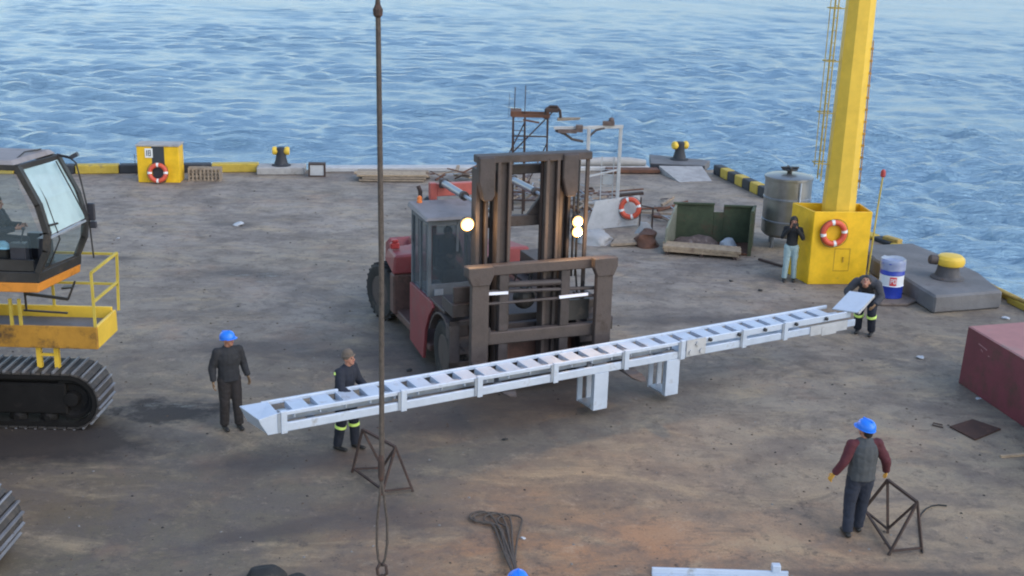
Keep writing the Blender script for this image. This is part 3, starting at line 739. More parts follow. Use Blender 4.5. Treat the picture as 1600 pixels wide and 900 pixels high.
b = B(); b.hexa([(6.50, 31.45, 0), (6.85, 32.7, 0), (6.91, 32.7, 0), (6.56, 31.43, 0), (6.52, 31.45, 1.22), (6.85, 32.7, 1.12), (6.91, 32.7, 1.12), (6.58, 31.43, 1.22)])
b.build('side_wall', m_green, t, world=True, bevel=.01)
b = B(); b.hexa([(4.22, 31.75, 0), (4.28, 31.75, 0), (4.66, 32.7, 0), (4.60, 32.7, 0), (4.24, 31.75, .66), (4.30, 31.75, .66), (4.66, 32.7, 1.14), (4.60, 32.7, 1.14)])
b.build('side_wall', mat('grey_green_paint', (.20, .21, .17), .75, var=.3, dirt=(.13, .08, .05), dirt_amt=.35), t, world=True, bevel=.01)
b = B(); b.hexa([(4.25, 31.75, .02), (6.52, 31.4, .02), (6.86, 32.7, .02), (4.64, 32.7, .02), (4.25, 31.75, .06), (6.52, 31.4, .06), (6.86, 32.7, .06), (4.64, 32.7, .06)])
b.build('floor_plate', m_rust, t, world=True)
b = B()
b.beam((4.55, 32.70, 1.17), (5.72, 32.70, 1.17), .09, .05); b.beam((6.0, 32.70, 1.13), (6.88, 32.70, 1.12), .09, .05); b.beam((6.88, 32.7, 1.14), (6.55, 31.42, 1.24), .08, .05)
b.beam((6.55, 31.43, 0), (6.56, 31.43, 1.22), .10, .07)
b.build('rim', m_green, t, world=True)
t = thing('timber_pack', 'tan timber pack lying along the open front of the green skip', 'timber', (5.25, 31.4, 0), R(-12.5))
for k in range(8):
    lay, j = divmod(k, 4)
    b = B(); b.cbox((random.uniform(-.05, .05), -.24 + j * .15, .13 + lay * .085), (2.1 + random.uniform(-.08, .06), .14, .08), rz=random.uniform(-.012, .012)); b.build('plank', m_wood2, t, bevel=.006)
b = B()
for x in (-.95, 0, .9): b.cbox((x, 0, .045), (.1, .6, .085))
b.build('bearer', m_rustd, t)
o = crumple('plastic_bag', 'pale crumpled plastic bag inside the green skip', 'bag', [(5.85, 32.0), (6.35, 32.35)], .26, m_plastic, 15, .1); o.location.z = .07
crumple('refuse_heap', 'dark refuse lying inside the green skip', 'refuse', [(4.5, 31.9), (5.9, 32.6)], .24, m_junk, 18, .12).location.z = .06
b = B(); b.beam((6.75, 31.0, .03), (7.25, 30.3, .03), .08, .05); tag(b.build('loose_timber', m_rustd), 'short dark timber on the ground between skip and tank', 'timber')

# ---- stainless tank
t = thing('steel_tank', 'upright stainless steel tank on short legs behind the yellow tower base', 'tank', (7.78, 32.75, 0), 0)
b = B(); b.lathe([(.0, .30), (.55, .32), (.66, .42), (.66, 2.0)], seg=40); b.build('shell', m_steel, t, smooth=35)
b = B(); b.lathe([(.665, 1.96), (.685, 1.97), (.685, 2.03), (.60, 2.06), (.3, 2.10), (0, 2.11)], seg=40); b.build('lid', m_steel, t, smooth=35)
b = B()
for z in (.75, 1.4): b.lathe([(.662, z), (.676, z + .01), (.676, z + .05), (.662, z + .06)], seg=40, closed=False)
b.build('hoop', m_chrome, t)
b = B(); b.lathe([(.07, 2.08), (.07, 2.17), (.22, 2.2), (.22, 2.24), (0, 2.25)], seg=16); b.tube([(-.25, 0, 2.27), (.25, 0, 2.27)], .03, 8); b.tube([(0, -.25, 2.27), (0, .25, 2.27)], .03, 8)
b.build('hatch', m_dark, t)
for a in (.6, 2.2, 3.8, 5.4):
    b = B(); b.tube([(math.cos(a) * .5, math.sin(a) * .5, 0), (math.cos(a) * .5, math.sin(a) * .5, .36)], .045, 10); b.build('leg', m_chrome, t)
b = B(); b.tube([(.2, -.66, .3), (.2, -.68, 1.95)], .022, 8); b.build('level_pipe', m_galv, t)

# ---- yellow tower
t = thing('yellow_light_tower', 'tall yellow octagonal tower rising from an open yellow steel base', 'tower', (8.2, 29.3, 0), 0)
FL, FR, BR, BL = (7.54, 28.70), (9.04, 28.85), (9.0, 29.85), (7.22, 29.75)
def quadw(p, q, z0, z1, th, b):
    p3, q3 = Vector((*p, 0)), Vector((*q, 0)); d = (q3 - p3).normalized(); n_ = Vector((-d.y, d.x, 0)) * th
    b.hexa([(p3.x, p3.y, z0), (q3.x, q3.y, z0), (q3.x + n_.x, q3.y + n_.y, z0), (p3.x + n_.x, p3.y + n_.y, z0), (p3.x, p3.y, z1), (q3.x, q3.y, z1), (q3.x + n_.x, q3.y + n_.y, z1), (p3.x + n_.x, p3.y + n_.y, z1)])
b = B(); poly = [FL, FR, BR, BL]; n_ = 4
ins = []
cx = sum(p[0] for p in poly) / 4; cy = sum(p[1] for p in poly) / 4
ins = [(cx + (p[0] - cx) * .95, cy + (p[1] - cy) * .93) for p in poly]
vb = [b.bm.verts.new((*p, .0)) for p in poly]; vt = [b.bm.verts.new((*p, 1.90)) for p in poly]
it = [b.bm.verts.new((*p, 1.90)) for p in ins]; ib = [b.bm.verts.new((*p, .3)) for p in ins]
for i in range(4):
    j = (i + 1) % 4
    b._f([vb[i], vb[j], vt[j], vt[i]]); b._f([vt[i], vt[j], it[j], it[i]]); b._f([it[i], it[j], ib[j], ib[i]])
b._f(ib); b._f(vb[::-1])
base = b.build('base_box', m_yellow_box, t, world=True, bevel=.012)
b = B(); ux = Vector((FR[0] - FL[0], FR[1] - FL[1], 0)).normalized(); nx = Vector((ux.y, -ux.x, 0))
for (s0, s1, z0, z1) in ((.62, .64, .35, .95), (1.02, 1.04, .35, .95), (.64, 1.02, .93, .95), (.64, 1.02, .35, .37)):
    p0 = Vector((*FL, 0)) + ux * s0; p1 = Vector((*FL, 0)) + ux * s1
    b.hexa([tuple(p0 + nx * .002 + Vector((0, 0, z0))), tuple(p1 + nx * .002 + Vector((0, 0, z0))), tuple(p1 - nx * .004 + Vector((0, 0, z0))), tuple(p0 - nx * .004 + Vector((0, 0, z0))),
            tuple(p0 + nx * .008 + Vector((0, 0, z1))), tuple(p1 + nx * .008 + Vector((0, 0, z1))), tuple(p1 - nx * .004 + Vector((0, 0, z1))), tuple(p0 - nx * .004 + Vector((0, 0, z1)))])
p0 = Vector((*FL, 0)) + ux * .86
b.cbox(tuple(p0 + nx * .012 + Vector((0, 0, .66))), (.03, .03, .14), rz=.1)
b.build('hatch_outline', mat('hatch_seam_yellow', (.50, .29, .02), .6), base if False else t, world=True)
b = B(); prof = []
cx0, cy0 = 8.33, 29.45
def octr(r, z, cx_, cy_): return [(cx_ + r * math.cos(math.pi / 8 + k * math.pi / 4), cy_ + r * math.sin(math.pi / 8 + k * math.pi / 4), z) for k in range(8)]
lv = [octr(.44, .3, cx0, cy0), octr(.36, 7.1, cx0 + .02, cy0), octr(.28, 14, cx0 + .04, cy0)]
vs = [[b.bm.verts.new(p) for p in L_] for L_ in lv]
for i in range(2):
    for k in range(8): b._f([vs[i][k], vs[i][(k + 1) % 8], vs[i + 1][(k + 1) % 8], vs[i + 1][k]])
b._f(vs[0][::-1]); b._f(vs[-1]); b.build('column', m_yellow, t, world=True)
b = B()
for y in (29.35, 29.7):
    b.tube([(7.78, y, 2.55), (7.80, y, 13.5)], .016, 6)
for k in range(36): b.tube([(7.785, 29.35, 2.7 + k * .3), (7.785, 29.7, 2.7 + k * .3)], .011, 5)
b.tube([(7.62, 29.5, 2.9), (7.64, 29.5, 13.5)], .011, 6); b.tube([(7.68, 29.25, 2.9), (7.70, 29.25, 13.5)], .009, 6)
for k in range(8):
    z = 3.0 + k * 1.28
    b.tube([(7.95, 29.35, z), (7.62, 29.35, z)], .014, 6); b.tube([(7.95, 29.7, z), (7.62, 29.7, z)], .014, 6)
    b.tube([(7.62, 29.3, z), (7.60, 29.5, z), (7.62, 29.75, z)], .012, 6)
b.build('caged_ladder', m_yellow_old, t, world=True)
b = B(); b.tube([(8.765, 29.3, 2.4), (8.715, 29.3, 6.1)], .014, 6)
for k in range(12): b.cbox((8.75 - k * .004, 29.3, 2.6 + k * .3), (.06, .06, .05))
b.build('conduit', m_ochre, t, world=True)
t2 = thing('beacon_pole', 'thin yellow pole with a red lamp at the tower base corner', 'pole', (9.12, 28.95, 0))
b = B(); b.tube([(0, 0, 0), (.06, .0, 1.9), (.10, 0, 2.78)], .022, 8); b.build('pole', m_rail_y, t2)
b = B(); b.lathe([(.05, 2.78), (.065, 2.82), (.06, 2.93), (.03, 2.97), (0, 2.98)], c=(.10, 0, 0), seg=12); b.build('lamp', m_redlamp, t2)
pp = Vector((*FL, 0)) + ux * .52 + nx * .085
lifebuoy('lifebuoy hanging on the front of the yellow tower base', (pp.x, pp.y, 1.37), tuple(nx), .35, .275, .072)
# shackle patch under the lifebuoy
# ---- drum
t = thing('oil_drum', 'blue oil drum with white band and red label beside the yellow tower base', 'drum', (9.30, 27.62, .07), R(-8))
b = B(); H_ = .88; prof = [(0, 0), (.28, 0), (.292, .015)]
for z, r_ in ((.05, .286), (.28, .286), (.295, .296), (.31, .286), (.58, .286), (.595, .296), (.61, .286), (.84, .286), (.87, .292), (.88, .285), (.865, .27), (.86, 0)): prof.append((r_, z))
b.lathe(prof, seg=36); b.build('shell', m_blue, t, smooth=35)
b = B(); b.lathe([(.2885, .30), (.2985, .31), (.2885, .322), (.2885, .575)], seg=36); b.build('white_band', m_drumw, t, smooth=35)
b = B()
def onbarrel(b, a0, a1, z0, z1, r_, r2):
    k = max(1, int(abs(a1 - a0) / .08)); 
    for i in range(k):
        x0, x1 = a0 + (a1 - a0) * i / k, a0 + (a1 - a0) * (i + 1) / k
        P_ = lambda a, rr_, z: (rr_ * math.sin(a), -rr_ * math.cos(a), z)
        b.hexa([P_(x0, r_, z0), P_(x1, r_, z0), P_(x1, r2, z0), P_(x0, r2, z0), P_(x0, r_, z1), P_(x1, r_, z1), P_(x1, r2, z1), P_(x0, r2, z1)])
onbarrel(b, -.30, .26, .335, .55, .2935, .289); lab = b.build('label', m_signred, t)
b = B()
def let(segs, a, w_):
    for (u0_, u1_, v0_, v1_) in segs: onbarrel(b, a + u0_ * w_, a + u1_ * w_, .385 + v0_ * .12, .385 + v1_ * .12, .2965, .2937)
let([(0, .22, 0, 1), (.22, .9, .84, 1), (.22, .9, .42, .58), (.72, .95, .5, .95)], -.23, .22)
let([(0, .22, .08, .92), (.72, .95, .08, .92), (.12, .85, .84, 1), (.12, .85, 0, .16)], .0, .22)
b.build('lettering', m_drumw, lab)
b = B(); b.lathe([(.30, .70), (.302, .86), (.30, .93), (.292, .955), (.2, .93), (.0, .905)], seg=28); o = b.build('plastic_cover', m_film, t, smooth=40); rough_up(o, .022, 8, 2)
b = B(); b.prism([(8.62, 27.25), (8.9, 26.95), (9.55, 27.0), (9.9, 27.35), (9.75, 27.75), (9.1, 27.95)], 'z', 0, .07)
tag(b.build('concrete_slab', mat('brown_slab', (.17, .13, .11), .85, var=.3, dirt=(.08, .06, .055), dirt_amt=.4), bevel=.02), 'low brown slab under the blue drum', 'slab')
# mooring rope lying along the edge
b = B(); pts = [(11.4, 32.1, .14), (11.35, 31.4, .2), (11.5, 30.6, .2), (11.72, 29.9, .2), (12.0, 28.8, .2), (12.15, 27.9, .2), (12.3, 27.2, .2), (12.5, 26.2, .2), (12.9, 24.6, .2)]
b.tube([(x + .05 * math.sin(i * 2.1), y, z) for i, (x, y, z) in enumerate(pts)], .05, 8); b.tube([(x - .09 + .05 * math.cos(i * 2.1), y, z + .01) for i, (x, y, z) in enumerate(pts[:7])], .04, 8)
tag(b.build('mooring_rope', m_ropey, smooth=True), 'thick ochre rope lying along the right quay edge', 'rope')
b = B(); b.beam((9.5, 31.3, .06), (11.6, 31.75, .10), .07, .07); tag(b.build('long_bar', m_black_old), 'long dark bar lying on the quay behind the grey platform', 'bar')
b = B(); b.beam((10.9, 33.4, .16), (11.2, 32.9, .16), .22, .12); tag(b.build('timber_fender', m_ropey, bevel=.02), 'short ochre timber on the right quay edge behind the tower', 'timber')

# ---- maroon container, right
t = thing('steel_container', 'large maroon steel container with its top coloured as lit, at the right edge', 'container', (8.94, 21.86, 0), 0)
z1 = 1.18
p0 = Vector((8.94, 21.86, 0)); q0 = Vector((9.75, 17.0, 0)); q0 = p0 + (Vector((9.34, 19.64, 0)) - p0).normalized() * 5.6
nn = Vector(((p0 - q0).y, -(p0 - q0).x, 0)).normalized() * 2.4
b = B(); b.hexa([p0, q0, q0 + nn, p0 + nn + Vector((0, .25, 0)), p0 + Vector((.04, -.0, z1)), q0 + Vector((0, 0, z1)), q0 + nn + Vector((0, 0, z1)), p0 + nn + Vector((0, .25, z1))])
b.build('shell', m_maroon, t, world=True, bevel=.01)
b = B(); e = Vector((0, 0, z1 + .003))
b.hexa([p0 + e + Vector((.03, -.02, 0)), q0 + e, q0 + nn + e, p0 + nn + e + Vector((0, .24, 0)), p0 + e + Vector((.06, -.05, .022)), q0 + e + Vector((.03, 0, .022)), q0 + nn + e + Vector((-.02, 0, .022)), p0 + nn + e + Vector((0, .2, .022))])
b.build('lit_top', m_lit_top, t, world=True)  # thin sheet carrying the painted lit tone of the top
b = B(); fv = (q0 - p0).normalized(); out = Vector((-nn.x, -nn.y, 0)).normalized()
for s0, s1, z in ((.45, .75, .98), (.55, .62, .90), (.8, 1.05, .86)):
    b.beam(p0 + fv * s0 + out * .004 + Vector((.03, 0, z)), p0 + fv * s1 + out * .004 + Vector((.03, 0, z - .03)), .006, .02)
b.build('chalk_mark', mat('chalk_mark', (.36, .18, .19), .8), t, world=True)
b = B()
b.prism([(7.95, 19.55), (8.5, 19.92), (8.86, 19.5), (8.2, 18.98)], 'z', .004, .03)
tag(b.build('rusty_plate', mat('rust_brown_plate', (.060, .028, .020), .9, var=.4, dirt=(.10, .05, .03), dirt_amt=.35, dirt_scale=6), bevel=.004), 'rusty square plate lying flat on the quay beside the maroon container', 'plate')
tag(B().tube([(7.85, 19.62, .02), (7.7, 19.68, .03), (7.66, 19.6, .02), (7.82, 19.5, .02)], .012, 6).build('wire_loop', m_rustd), 'small wire loop at the corner of the rusty plate', 'wire')
tag(B().beam((8.38, 18.30, .02), (9.3, 18.5, .03), .05, .04).build('wooden_stick', m_wood2), 'thin pale wooden stick at the right edge below the container', 'stick')
def litter(lab, x, y, s, mm, nm='litter', seed=1):
    b = B(); s *= .8; b.ball((0, 0, s * .3), s, 1.2, 1, .45, 8); o = b.build(nm, mm); rough_up(o, s * .5, 7 / s * .1, seed); o.location = (x, y, 0); tag(o, lab, nm.replace('_', ' '))
litter('white scrap of paper on the ground left of the container', 8.63, 23.25, .09, m_plastic, 'paper_scrap', 1)
litter('white scrap of paper below the right quay kerb', 11.6, 26.2, .10, m_plastic, 'paper_scrap', 2)
litter('tiny white scrap by the foot of the maroon container', 9.02, 21.0, .06, m_plastic, 'paper_scrap', 3)
litter('dark lump on open ground between the trestles and ladder legs', -.05, 18.5, .06, m_black, 'dark_lump', 4)
litter('small white scrap right of the coiled slings', .25, 15.05, .045, m_plastic, 'paper_scrap', 5)
litter('dark lump beside the forklift front wheel', -2.0, 21.7, .07, m_black, 'dark_lump', 6)
litter('small dark stone in front of the yellow tower', 6.2, 28.0, .07, m_black, 'stone', 7)
litter('small dark stone behind the ladder near the tower', 5.6, 28.8, .06, m_black, 'stone', 8)
litter('white scrap on the quay right of the excavator cab', -11.0, 31.5, .06, m_plastic, 'paper_scrap', 9)
litter('pale flat scrap lying left of the forklift rear wheel', -8.1, 33.4, .16, m_plastic, 'flat_scrap', 10)
tag(B().tube([(5.93, 14.9, .02)] + [(6.2 + .12 * i, 15.9 + .25 * i - .03 * i * i, .02) for i in range(6)], .012, 6).build('black_hose', m_black), 'thin dark hose on the ground right of the front trestle', 'hose')

# ---- loose grit on the quay: nobody could count it
rs_ = random.Random(77); b = B()
for _ in range(2000):
    y = 12.5 + 26 * rs_.random() ** 1.5; x = rs_.uniform(-.47, .50) * y
    if x > 8.6 and y > 19: continue
    r_ = rs_.choice((.006, .007, .009, .012, .02)) * (.7 + y / 50)
    n0_ = len(b.bm.verts); b.mi = rs_.choice((0, 1, 1, 2))
    a_ = rs_.uniform(0, 3); p = [(x + math.cos(a_ + k * 1.57 + rs_.uniform(-.4, .4)) * r_ * 1.3, y + math.sin(a_ + k * 1.57) * r_ * 1.3, .001) for k in range(4)]
    vs_ = [b.bm.verts.new(q) for q in p]; tp_ = b.bm.verts.new((x + rs_.uniform(-.3, .3) * r_, y, r_ * .9))
    for k in range(4): b._f([vs_[k], vs_[(k + 1) % 4], tp_])
go_ = b._build('grit', [mat('dark_grit', (.03, .026, .025), .9), mat('brown_grit', (.09, .065, .05), .9), mat('pale_grit', (.20, .19, .18), .9)])
tag(go_, 'loose grit and crumbs scattered over the quay', 'grit', kind='stuff')

# ---- trestles
def trestle(label, L1_, R1_, A1, A2, L2_, R2_, mm, base=0):
    c = (Vector(L1_) + Vector(R2_)) / 2
    t = thing('trestle', label, 'trestle', (c.x, c.y, 0), 0, 'steel bar trestles')
    r_ = .0165
    for (l_, r2, a_) in ((L1_, R1_, A1), (L2_, R2_, A2)):
        b = B(); l_, r2, a_ = Vector(l_), Vector(r2), Vector(a_)
        b.beam(l_, a_, r_ * 2, r_ * 2); b.beam(r2, a_, r_ * 2, r_ * 2)
        b.beam(l_.lerp(a_, .08), r2.lerp(a_, .08), r_ * 1.7, r_ * 1.7); b.build('end_frame', mm, t, world=True)
    b = B(); b.beam(A1, A2, .038, .038); b.build('top_bar', mm, t, world=True)
    b = B(); b.beam(Vector(R1_).lerp(Vector(A1), .08), Vector(A2), .03, .03); b.beam(Vector(L2_).lerp(Vector(A2), .1), Vector(L1_).lerp(Vector(A1), .1), .032, .032)
    b.build('brace', mm, t, world=True)
    return t
trestle('dark steel trestle standing behind the hanging cable', (-2.48, 17.07, 0), (-1.98, 17.15, 0), (-2.29, 16.95, .80), (-1.72, 16.45, .74), (-1.92, 16.3, 0), (-1.45, 16.45, 0), m_rustd)
trestle('dark steel trestle held by the man in the grey vest', (5.42, 16.15, 0), (5.62, 15.50, 0), (5.56, 15.62, .80), (5.83, 15.08, .72), (5.43, 14.84, 0), (5.95, 14.97, 0), m_rustd)

# ---- crane sling hanging in front
t = thing('crane_cable', 'dark crane cable hanging down with a long wire loop and hook', 'cable', (-1.51, 12.8, .0))
b = B(); b.tube([(0, 0, 2.0), (.015, 0, 4.5), (0.0, 0, 7.4), (0, 0, 14)], .026, 8); b.tube([(.02, .01, 2.2), (.03, .02, 5), (.012, 0, 7.4)], .018, 8); b.build('wire', m_rope, t)
b = B(); b.lathe([(.02, 7.38), (.05, 7.41), (.055, 7.47), (.03, 7.52), (.02, 7.6)], seg=10); b.lathe([(.025, 1.95), (.04, 2.0), (.04, 2.22), (.025, 2.3)], seg=10); b.build('ferrule', m_rustd, t)
b = B(); b.tube([(0, 0, 2.0), (-.02, 0, 1.75), (-.055, 0, 1.4), (-.06, 0, 1.1), (-.045, 0, .9), (-.02, 0, .8)], .016, 7); b.tube([(0, 0, 2.0), (.03, 0, 1.75), (.065, .02, 1.4), (.065, .02, 1.1), (.04, 0, .9), (0, 0, .8)], .016, 7); b.build('loop', m_rope, t, smooth=True)
b = B(); b.tube([(-.02, 0, .84), (-.06, 0, .76), (-.05, 0, .68), (.01, 0, .65), (.06, 0, .70), (.05, 0, .80), (0, 0, .84)], .02, 8); b.build('shackle', m_rustd, t, smooth=True)
b = B(); b.tube([(0, 0, .68), (0, 0, .58), (.05, 0, .50), (.05, 0, .41), (-.01, 0, .36), (-.08, 0, .39), (-.10, 0, .46)], [.022, .025, .032, .035, .034, .028, .012], 10); b.build('hook', m_rustd, t, smooth=True)

# ---- slings on the ground
b = B(); rs_ = random.Random(5)
def sling(p):
    b.tube(p, .016, 7)
for k, (ox, w_) in enumerate(((0, .20), (.10, .26), (.2, .22), (.36, .20), (-.05, .15))):
    top = (-.35 + ox, 15.6 - .03 * k)
    pts = [(.12, 13.6, .25), (.02, 14.3, .06), (-.06 + ox * .2, 14.8, .03)]
    n0 = 14
    for i in range(n0 + 1):
        a = -1.1 + i / n0 * (2 * math.pi - 1.2) + (0.3 * k)
        pts.append((top[0] + w_ * math.sin(a) * -1 + ox * .15, top[1] + .18 * -math.cos(a), .03 + .012 * ((i + k) % 3)))
    pts += [(.05 + ox * .2, 14.9, .03), (.1, 14.3, .06), (.16, 13.6, .25)]
    # smooth by averaging
    for _ in range(2): pts = [pts[0]] + [tuple((pts[i - 1][j] + 2 * pts[i][j] + pts[i + 1][j]) / 4 for j in range(3)) for i in range(1, len(pts) - 1)] + [pts[-1]]
    if k < 4: sling(pts)
tag(b.build('wire_slings', m_rope, smooth=True), 'bundle of looped wire slings lying on the ground at the bottom centre', 'slings')

# ---- white beam piece at the bottom edge, dark bundle
t = thing('white_channel', 'white steel channel lying at the bottom edge of the picture', 'channel', (2.0, 14.16, 0), R(-.5))
b = B(); b.box(0, 1.85, -.02, .02, 0, .10); b.box(0, 1.85, -.30, -.02, 0, .03); b.build('web', m_galv, t, bevel=.005)
b = B(); b.box(1.62, 1.74, -.04, .06, .10, .20); b.build('lug', m_galv, t, bevel=.01)

crumple('dark_bundle', 'dark rounded bundle on the ground at the bottom edge left of the hanging cable', 'bundle', [(-3.42, 13.6), (-2.92, 13.98)], .17, m_black, 41, .06)
crumple('dark_bundle', 'smaller dark lump right of the rounded bundle at the bottom edge', 'bundle', [(-2.88, 13.6), (-2.62, 13.9)], .09, m_black, 44, .05)

# ---- silver ladder track (the load on the forks)
LD = Vector((.865, .501, 0)).normalized()
LZ = .85
t = thing('silver_ladder_frame', 'long silver steel ladder frame carried across the forks of the forklift', 'ladder frame', (-3.50, 16.66, LZ), math.atan2(LD.y, LD.x))
LL = 12.15; LW = .52
for y in (0., LW):
    b = B(); b.box(0, LL, y - .03, y + .03, 0, .145); b.build('bottom_rail', m_galv, t, bevel=.012)
    b = B()
    if y == 0: b.box(0, 7.7, y - .025, y + .025, .265, .335); b.box(7.7, LL - .15, y - .025, y + .025, .205, .335)
    else: b.box(-.15, LL - .3, y - .025, y + .025, .265, .335)
    b.build('top_rail', m_galv, t, bevel=.01)
for k in range(28):
    x = .22 + k * .425
    if x > LL - .5: break
    b = B(); b.box(x, x + .285, .028, LW - .028, .262, .300); b.box(x - .002, x + .02, .03, LW - .03, .19, .262)
    b.build('rung', m_galv, t, bevel=.006)
for k in range(7):
    x = .5 + k * 1.7
    b = B(); b.box(x, x + .12, .03, LW - .03, .03, .07); b.build('lower_crossbar', m_galv2, t)
for x in (.03, 2.05, 3.45, 4.95, 6.45, 7.72, 9.2, 10.25):
    b = B(); b.box(x - .05, x + .05, -.055, -.032, -.015, .35); b.box(x - .05, x + .05, -.032, .02, .337, .352); b.build('clamp', m_galv, t, bevel=.005)
    b = B(); b.box(x - .10, x - .052, -.045, -.034, .01, .33); b.build('clamp_side', m_galv2, t)
for x in (.15, 2.05, 3.95, 5.85):
    b = B(); b.box(x, x + 1.8, .2, .26, .10, .255); b.build('inner_channel', m_galv2, t)
for x in (8.35, 9.05, 9.7, 10.5, 11.3):
    b = B(); b.lathe([(0, 0), (.035, 0), (.035, .05), (.02, .06), (0, .06)], c=(x, -.027, .28), axis=(0, -1, 0), seg=12); b.build('knob', m_dark, t)
b = B(); b.box(7.8, 8.25, -.05, -.028, .02, .34)
for x, z in ((7.9, .10), (8.05, .25), (8.15, .10)): b.lathe([(0, 0), (.05, 0), (.05, .03), (0, .03)], c=(x, -.05, z), axis=(0, -1, 0), seg=12)
b.build('pulley_plate', m_white, t)
b = B(); b.box(10.9, 11.9, -.05, -.032, -.03, .17); b.box(11.2, 11.6, -.06, -.051, -.06, .12); b.build('end_gusset', m_white, t)
b = B(); b.box(7.7, 10.8, .03, LW - .03, .08, .10); b.build('rung_gap_tray', m_galv, t)
b = B(); b.box(.1, 7.65, .27, LW - .035, .16, .175); b.build('rung_gap_tray', m_galv2, t)  # tray added below the rungs to brighten the dark gaps
# pointed left end
b = B()
b.prism([(-.02, 0), (-.23, .0), (-.34, .2), (-.37, .28), (-.02, .34)], 'y', -.035, -.02); b.build('end_plate', m_galv, t, bevel=.004)
b = B(); b.hexa([(-.22, -.02, .0), (-.04, -.02, .0), (-.04, LW, .02), (-.38, LW, .05), (-.36, -.02, .27), (-.04, -.02, .32), (-.04, LW, .33), (-.50, LW, .33)])
b.build('nose', m_galv, t, bevel=.01)
# hanging support legs
for x in (5.78, 7.38):
    lg = B().box(x, x + .30, -.03, -.005, -.70, .0).build('leg', m_galv, t, bevel=.004)
    b = B(); b.box(x, x + .015, -.005, .07, -.70, -.002); b.box(x + .285, x + .30, -.005, .07, -.70, -.002); b.build('flange', m_galv, lg)
    lg2 = B().box(x, x + .10, LW - .02, LW + .01, -.70, 0).build('leg', m_galv, t)
    B().box(x + .20, x + .30, LW - .02, LW + .01, -.70, 0).build('leg', m_galv, t)
    B().box(x + .01, x + .29, .0, LW, -.70, -.67).build('foot_bar', m_galv2, t)
# tilted end plate at the right
b = B()
def apx(x, y, Y):
    return None
q = [(6.97, 22.5, 1.19), (6.52, 22.75, 1.18), (6.98, 23.25, 1.42), (7.43, 23.0, 1.43)]
q = [Vector(p) for p in q]; th = Vector((.01, -.02, .03))
b.hexa(q + [p + th for p in q]); b.build('end_flap', m_galv, t, world=True, bevel=.004)
b = B(); b.beam(q[3] + Vector((0, 0, -.01)), q[0] + Vector((.02, -.02, .01)), .03, .05); b.build('flap_edge', m_white, t, world=True)

# ================================================================== FORKLIFT
FO = Vector((.115, 21.61, 0)); FA = math.atan2(.362, .932)
t = thing('heavy_forklift', 'big grimy red and brown forklift with lit lamps carrying the silver ladder frame', 'forklift', FO, FA)
def wheel(par, x, y, z, Rr, wd, side, steer=0.):
    w_ = thing('wheel', None, None, (x, y, z), steer); w_.parent = par
    for k in ('label', 'category'):
        if k in w_: del w_[k]
    ax = (side, 0, 0)
    b = B(); h = wd / 2
    b.lathe([(Rr * .55, -h * .9), (Rr * .62, -h), (Rr * .90, -h), (Rr * .98, -h * .8), (Rr, -h * .5), (Rr, h * .5), (Rr * .98, h * .8), (Rr * .90, h), (Rr * .62, h), (Rr * .55, h * .9)], axis=ax, seg=40)
    for k in range(26):
        a = 2 * math.pi * k / 26
        for s_ in (-1, 1):
            c = Vector((s_ * h * .45, math.cos(a + s_ * .06) * (Rr + .004), math.sin(a + s_ * .06) * (Rr + .004)))
            m_ = Matrix.Translation(c) @ Matrix.Rotation(a, 4, 'X') @ Matrix.Rotation(s_ * .5, 4, 'Y')
            b.hexa([m_ @ Vector(p) for p in ((-h * .42, -.03, -.03), (h * .42, -.03, -.03), (h * .42, .02, -.03), (-h * .42, .02, -.03), (-h * .42, -.03, .03), (h * .42, -.03, .03), (h * .42, .02, .03), (-h * .42, .02, .03))])
    b.build('tyre', m_black, w_, smooth=30)
    b = B(); b.lathe([(Rr * .56, h * .92), (Rr * .53, h * .95), (Rr * .50, h * .7), (Rr * .42, h * .2), (Rr * .30, h * .15), (Rr * .28, h * .55), (Rr * .20, h * .6), (0, h * .6)], axis=ax, seg=28)
    for k in range(10):
        a = 2 * math.pi * k / 10; b.lathe([(.02, h * .15), (.02, h * .35), (0, h * .35)], c=(0, math.cos(a) * Rr * .37, math.sin(a) * Rr * .37), axis=ax, seg=6)
    b.lathe([(Rr * .56, -h * .92), (Rr * .5, -h * .5), (0, -h * .5)], axis=ax, seg=24)
    b.build('rim', m_mast2, w_, smooth=30)
    return w_
for sx in (-1, 1):
    wheel(t, sx * 1.30, 0, .635, .635, .42, sx)
    wheel(t, sx * 1.38 - .08, 4.30, .635, .635, .40, sx, R(14))
b = B(); b.box(-.75, .75, -.5, 5.0, .45, 1.1); b.box(-1.15, 1.15, -.15, .15, .5, .78); b.box(-1.2, 1.2, 4.15, 4.45, .5, .75)
b.hexa([(-1.5, .9, .35), (-.7, .9, .35), (-.7, 3.5, .3), (-1.5, 3.5, .3), (-1.5, .9, .48), (-.7, .9, .48), (-.7, 3.5, .48), (-1.5, 3.5, .48)])
b.hexa([(.7, .9, .35), (1.5, .9, .35), (1.5, 3.5, .3), (.7, 3.5, .3), (.7, .9, 1.1), (1.5, .9, 1.1), (1.5, 3.5, 1.1), (.7, 3.5, 1.1)])
b.build('chassis', m_maroonbox, t, bevel=.02)
b = B(); b.box(-1.58, -.8, 3.30, 3.60, .38, 1.27); b.box(.8, 1.58, 3.30, 3.60, .38, 1.27); b.build('side_box', m_maroonbox, t, bevel=.03)
b = B(); b.hexa([(-1.6, 3.28, 1.28), (-.8, 3.28, 1.28), (-.8, 4.5, 1.36), (-1.5, 4.4, 1.36), (-1.55, 3.30, 1.70), (-.8, 3.30, 1.72), (-.8, 4.4, 1.66), (-1.42, 4.3, 1.62)])
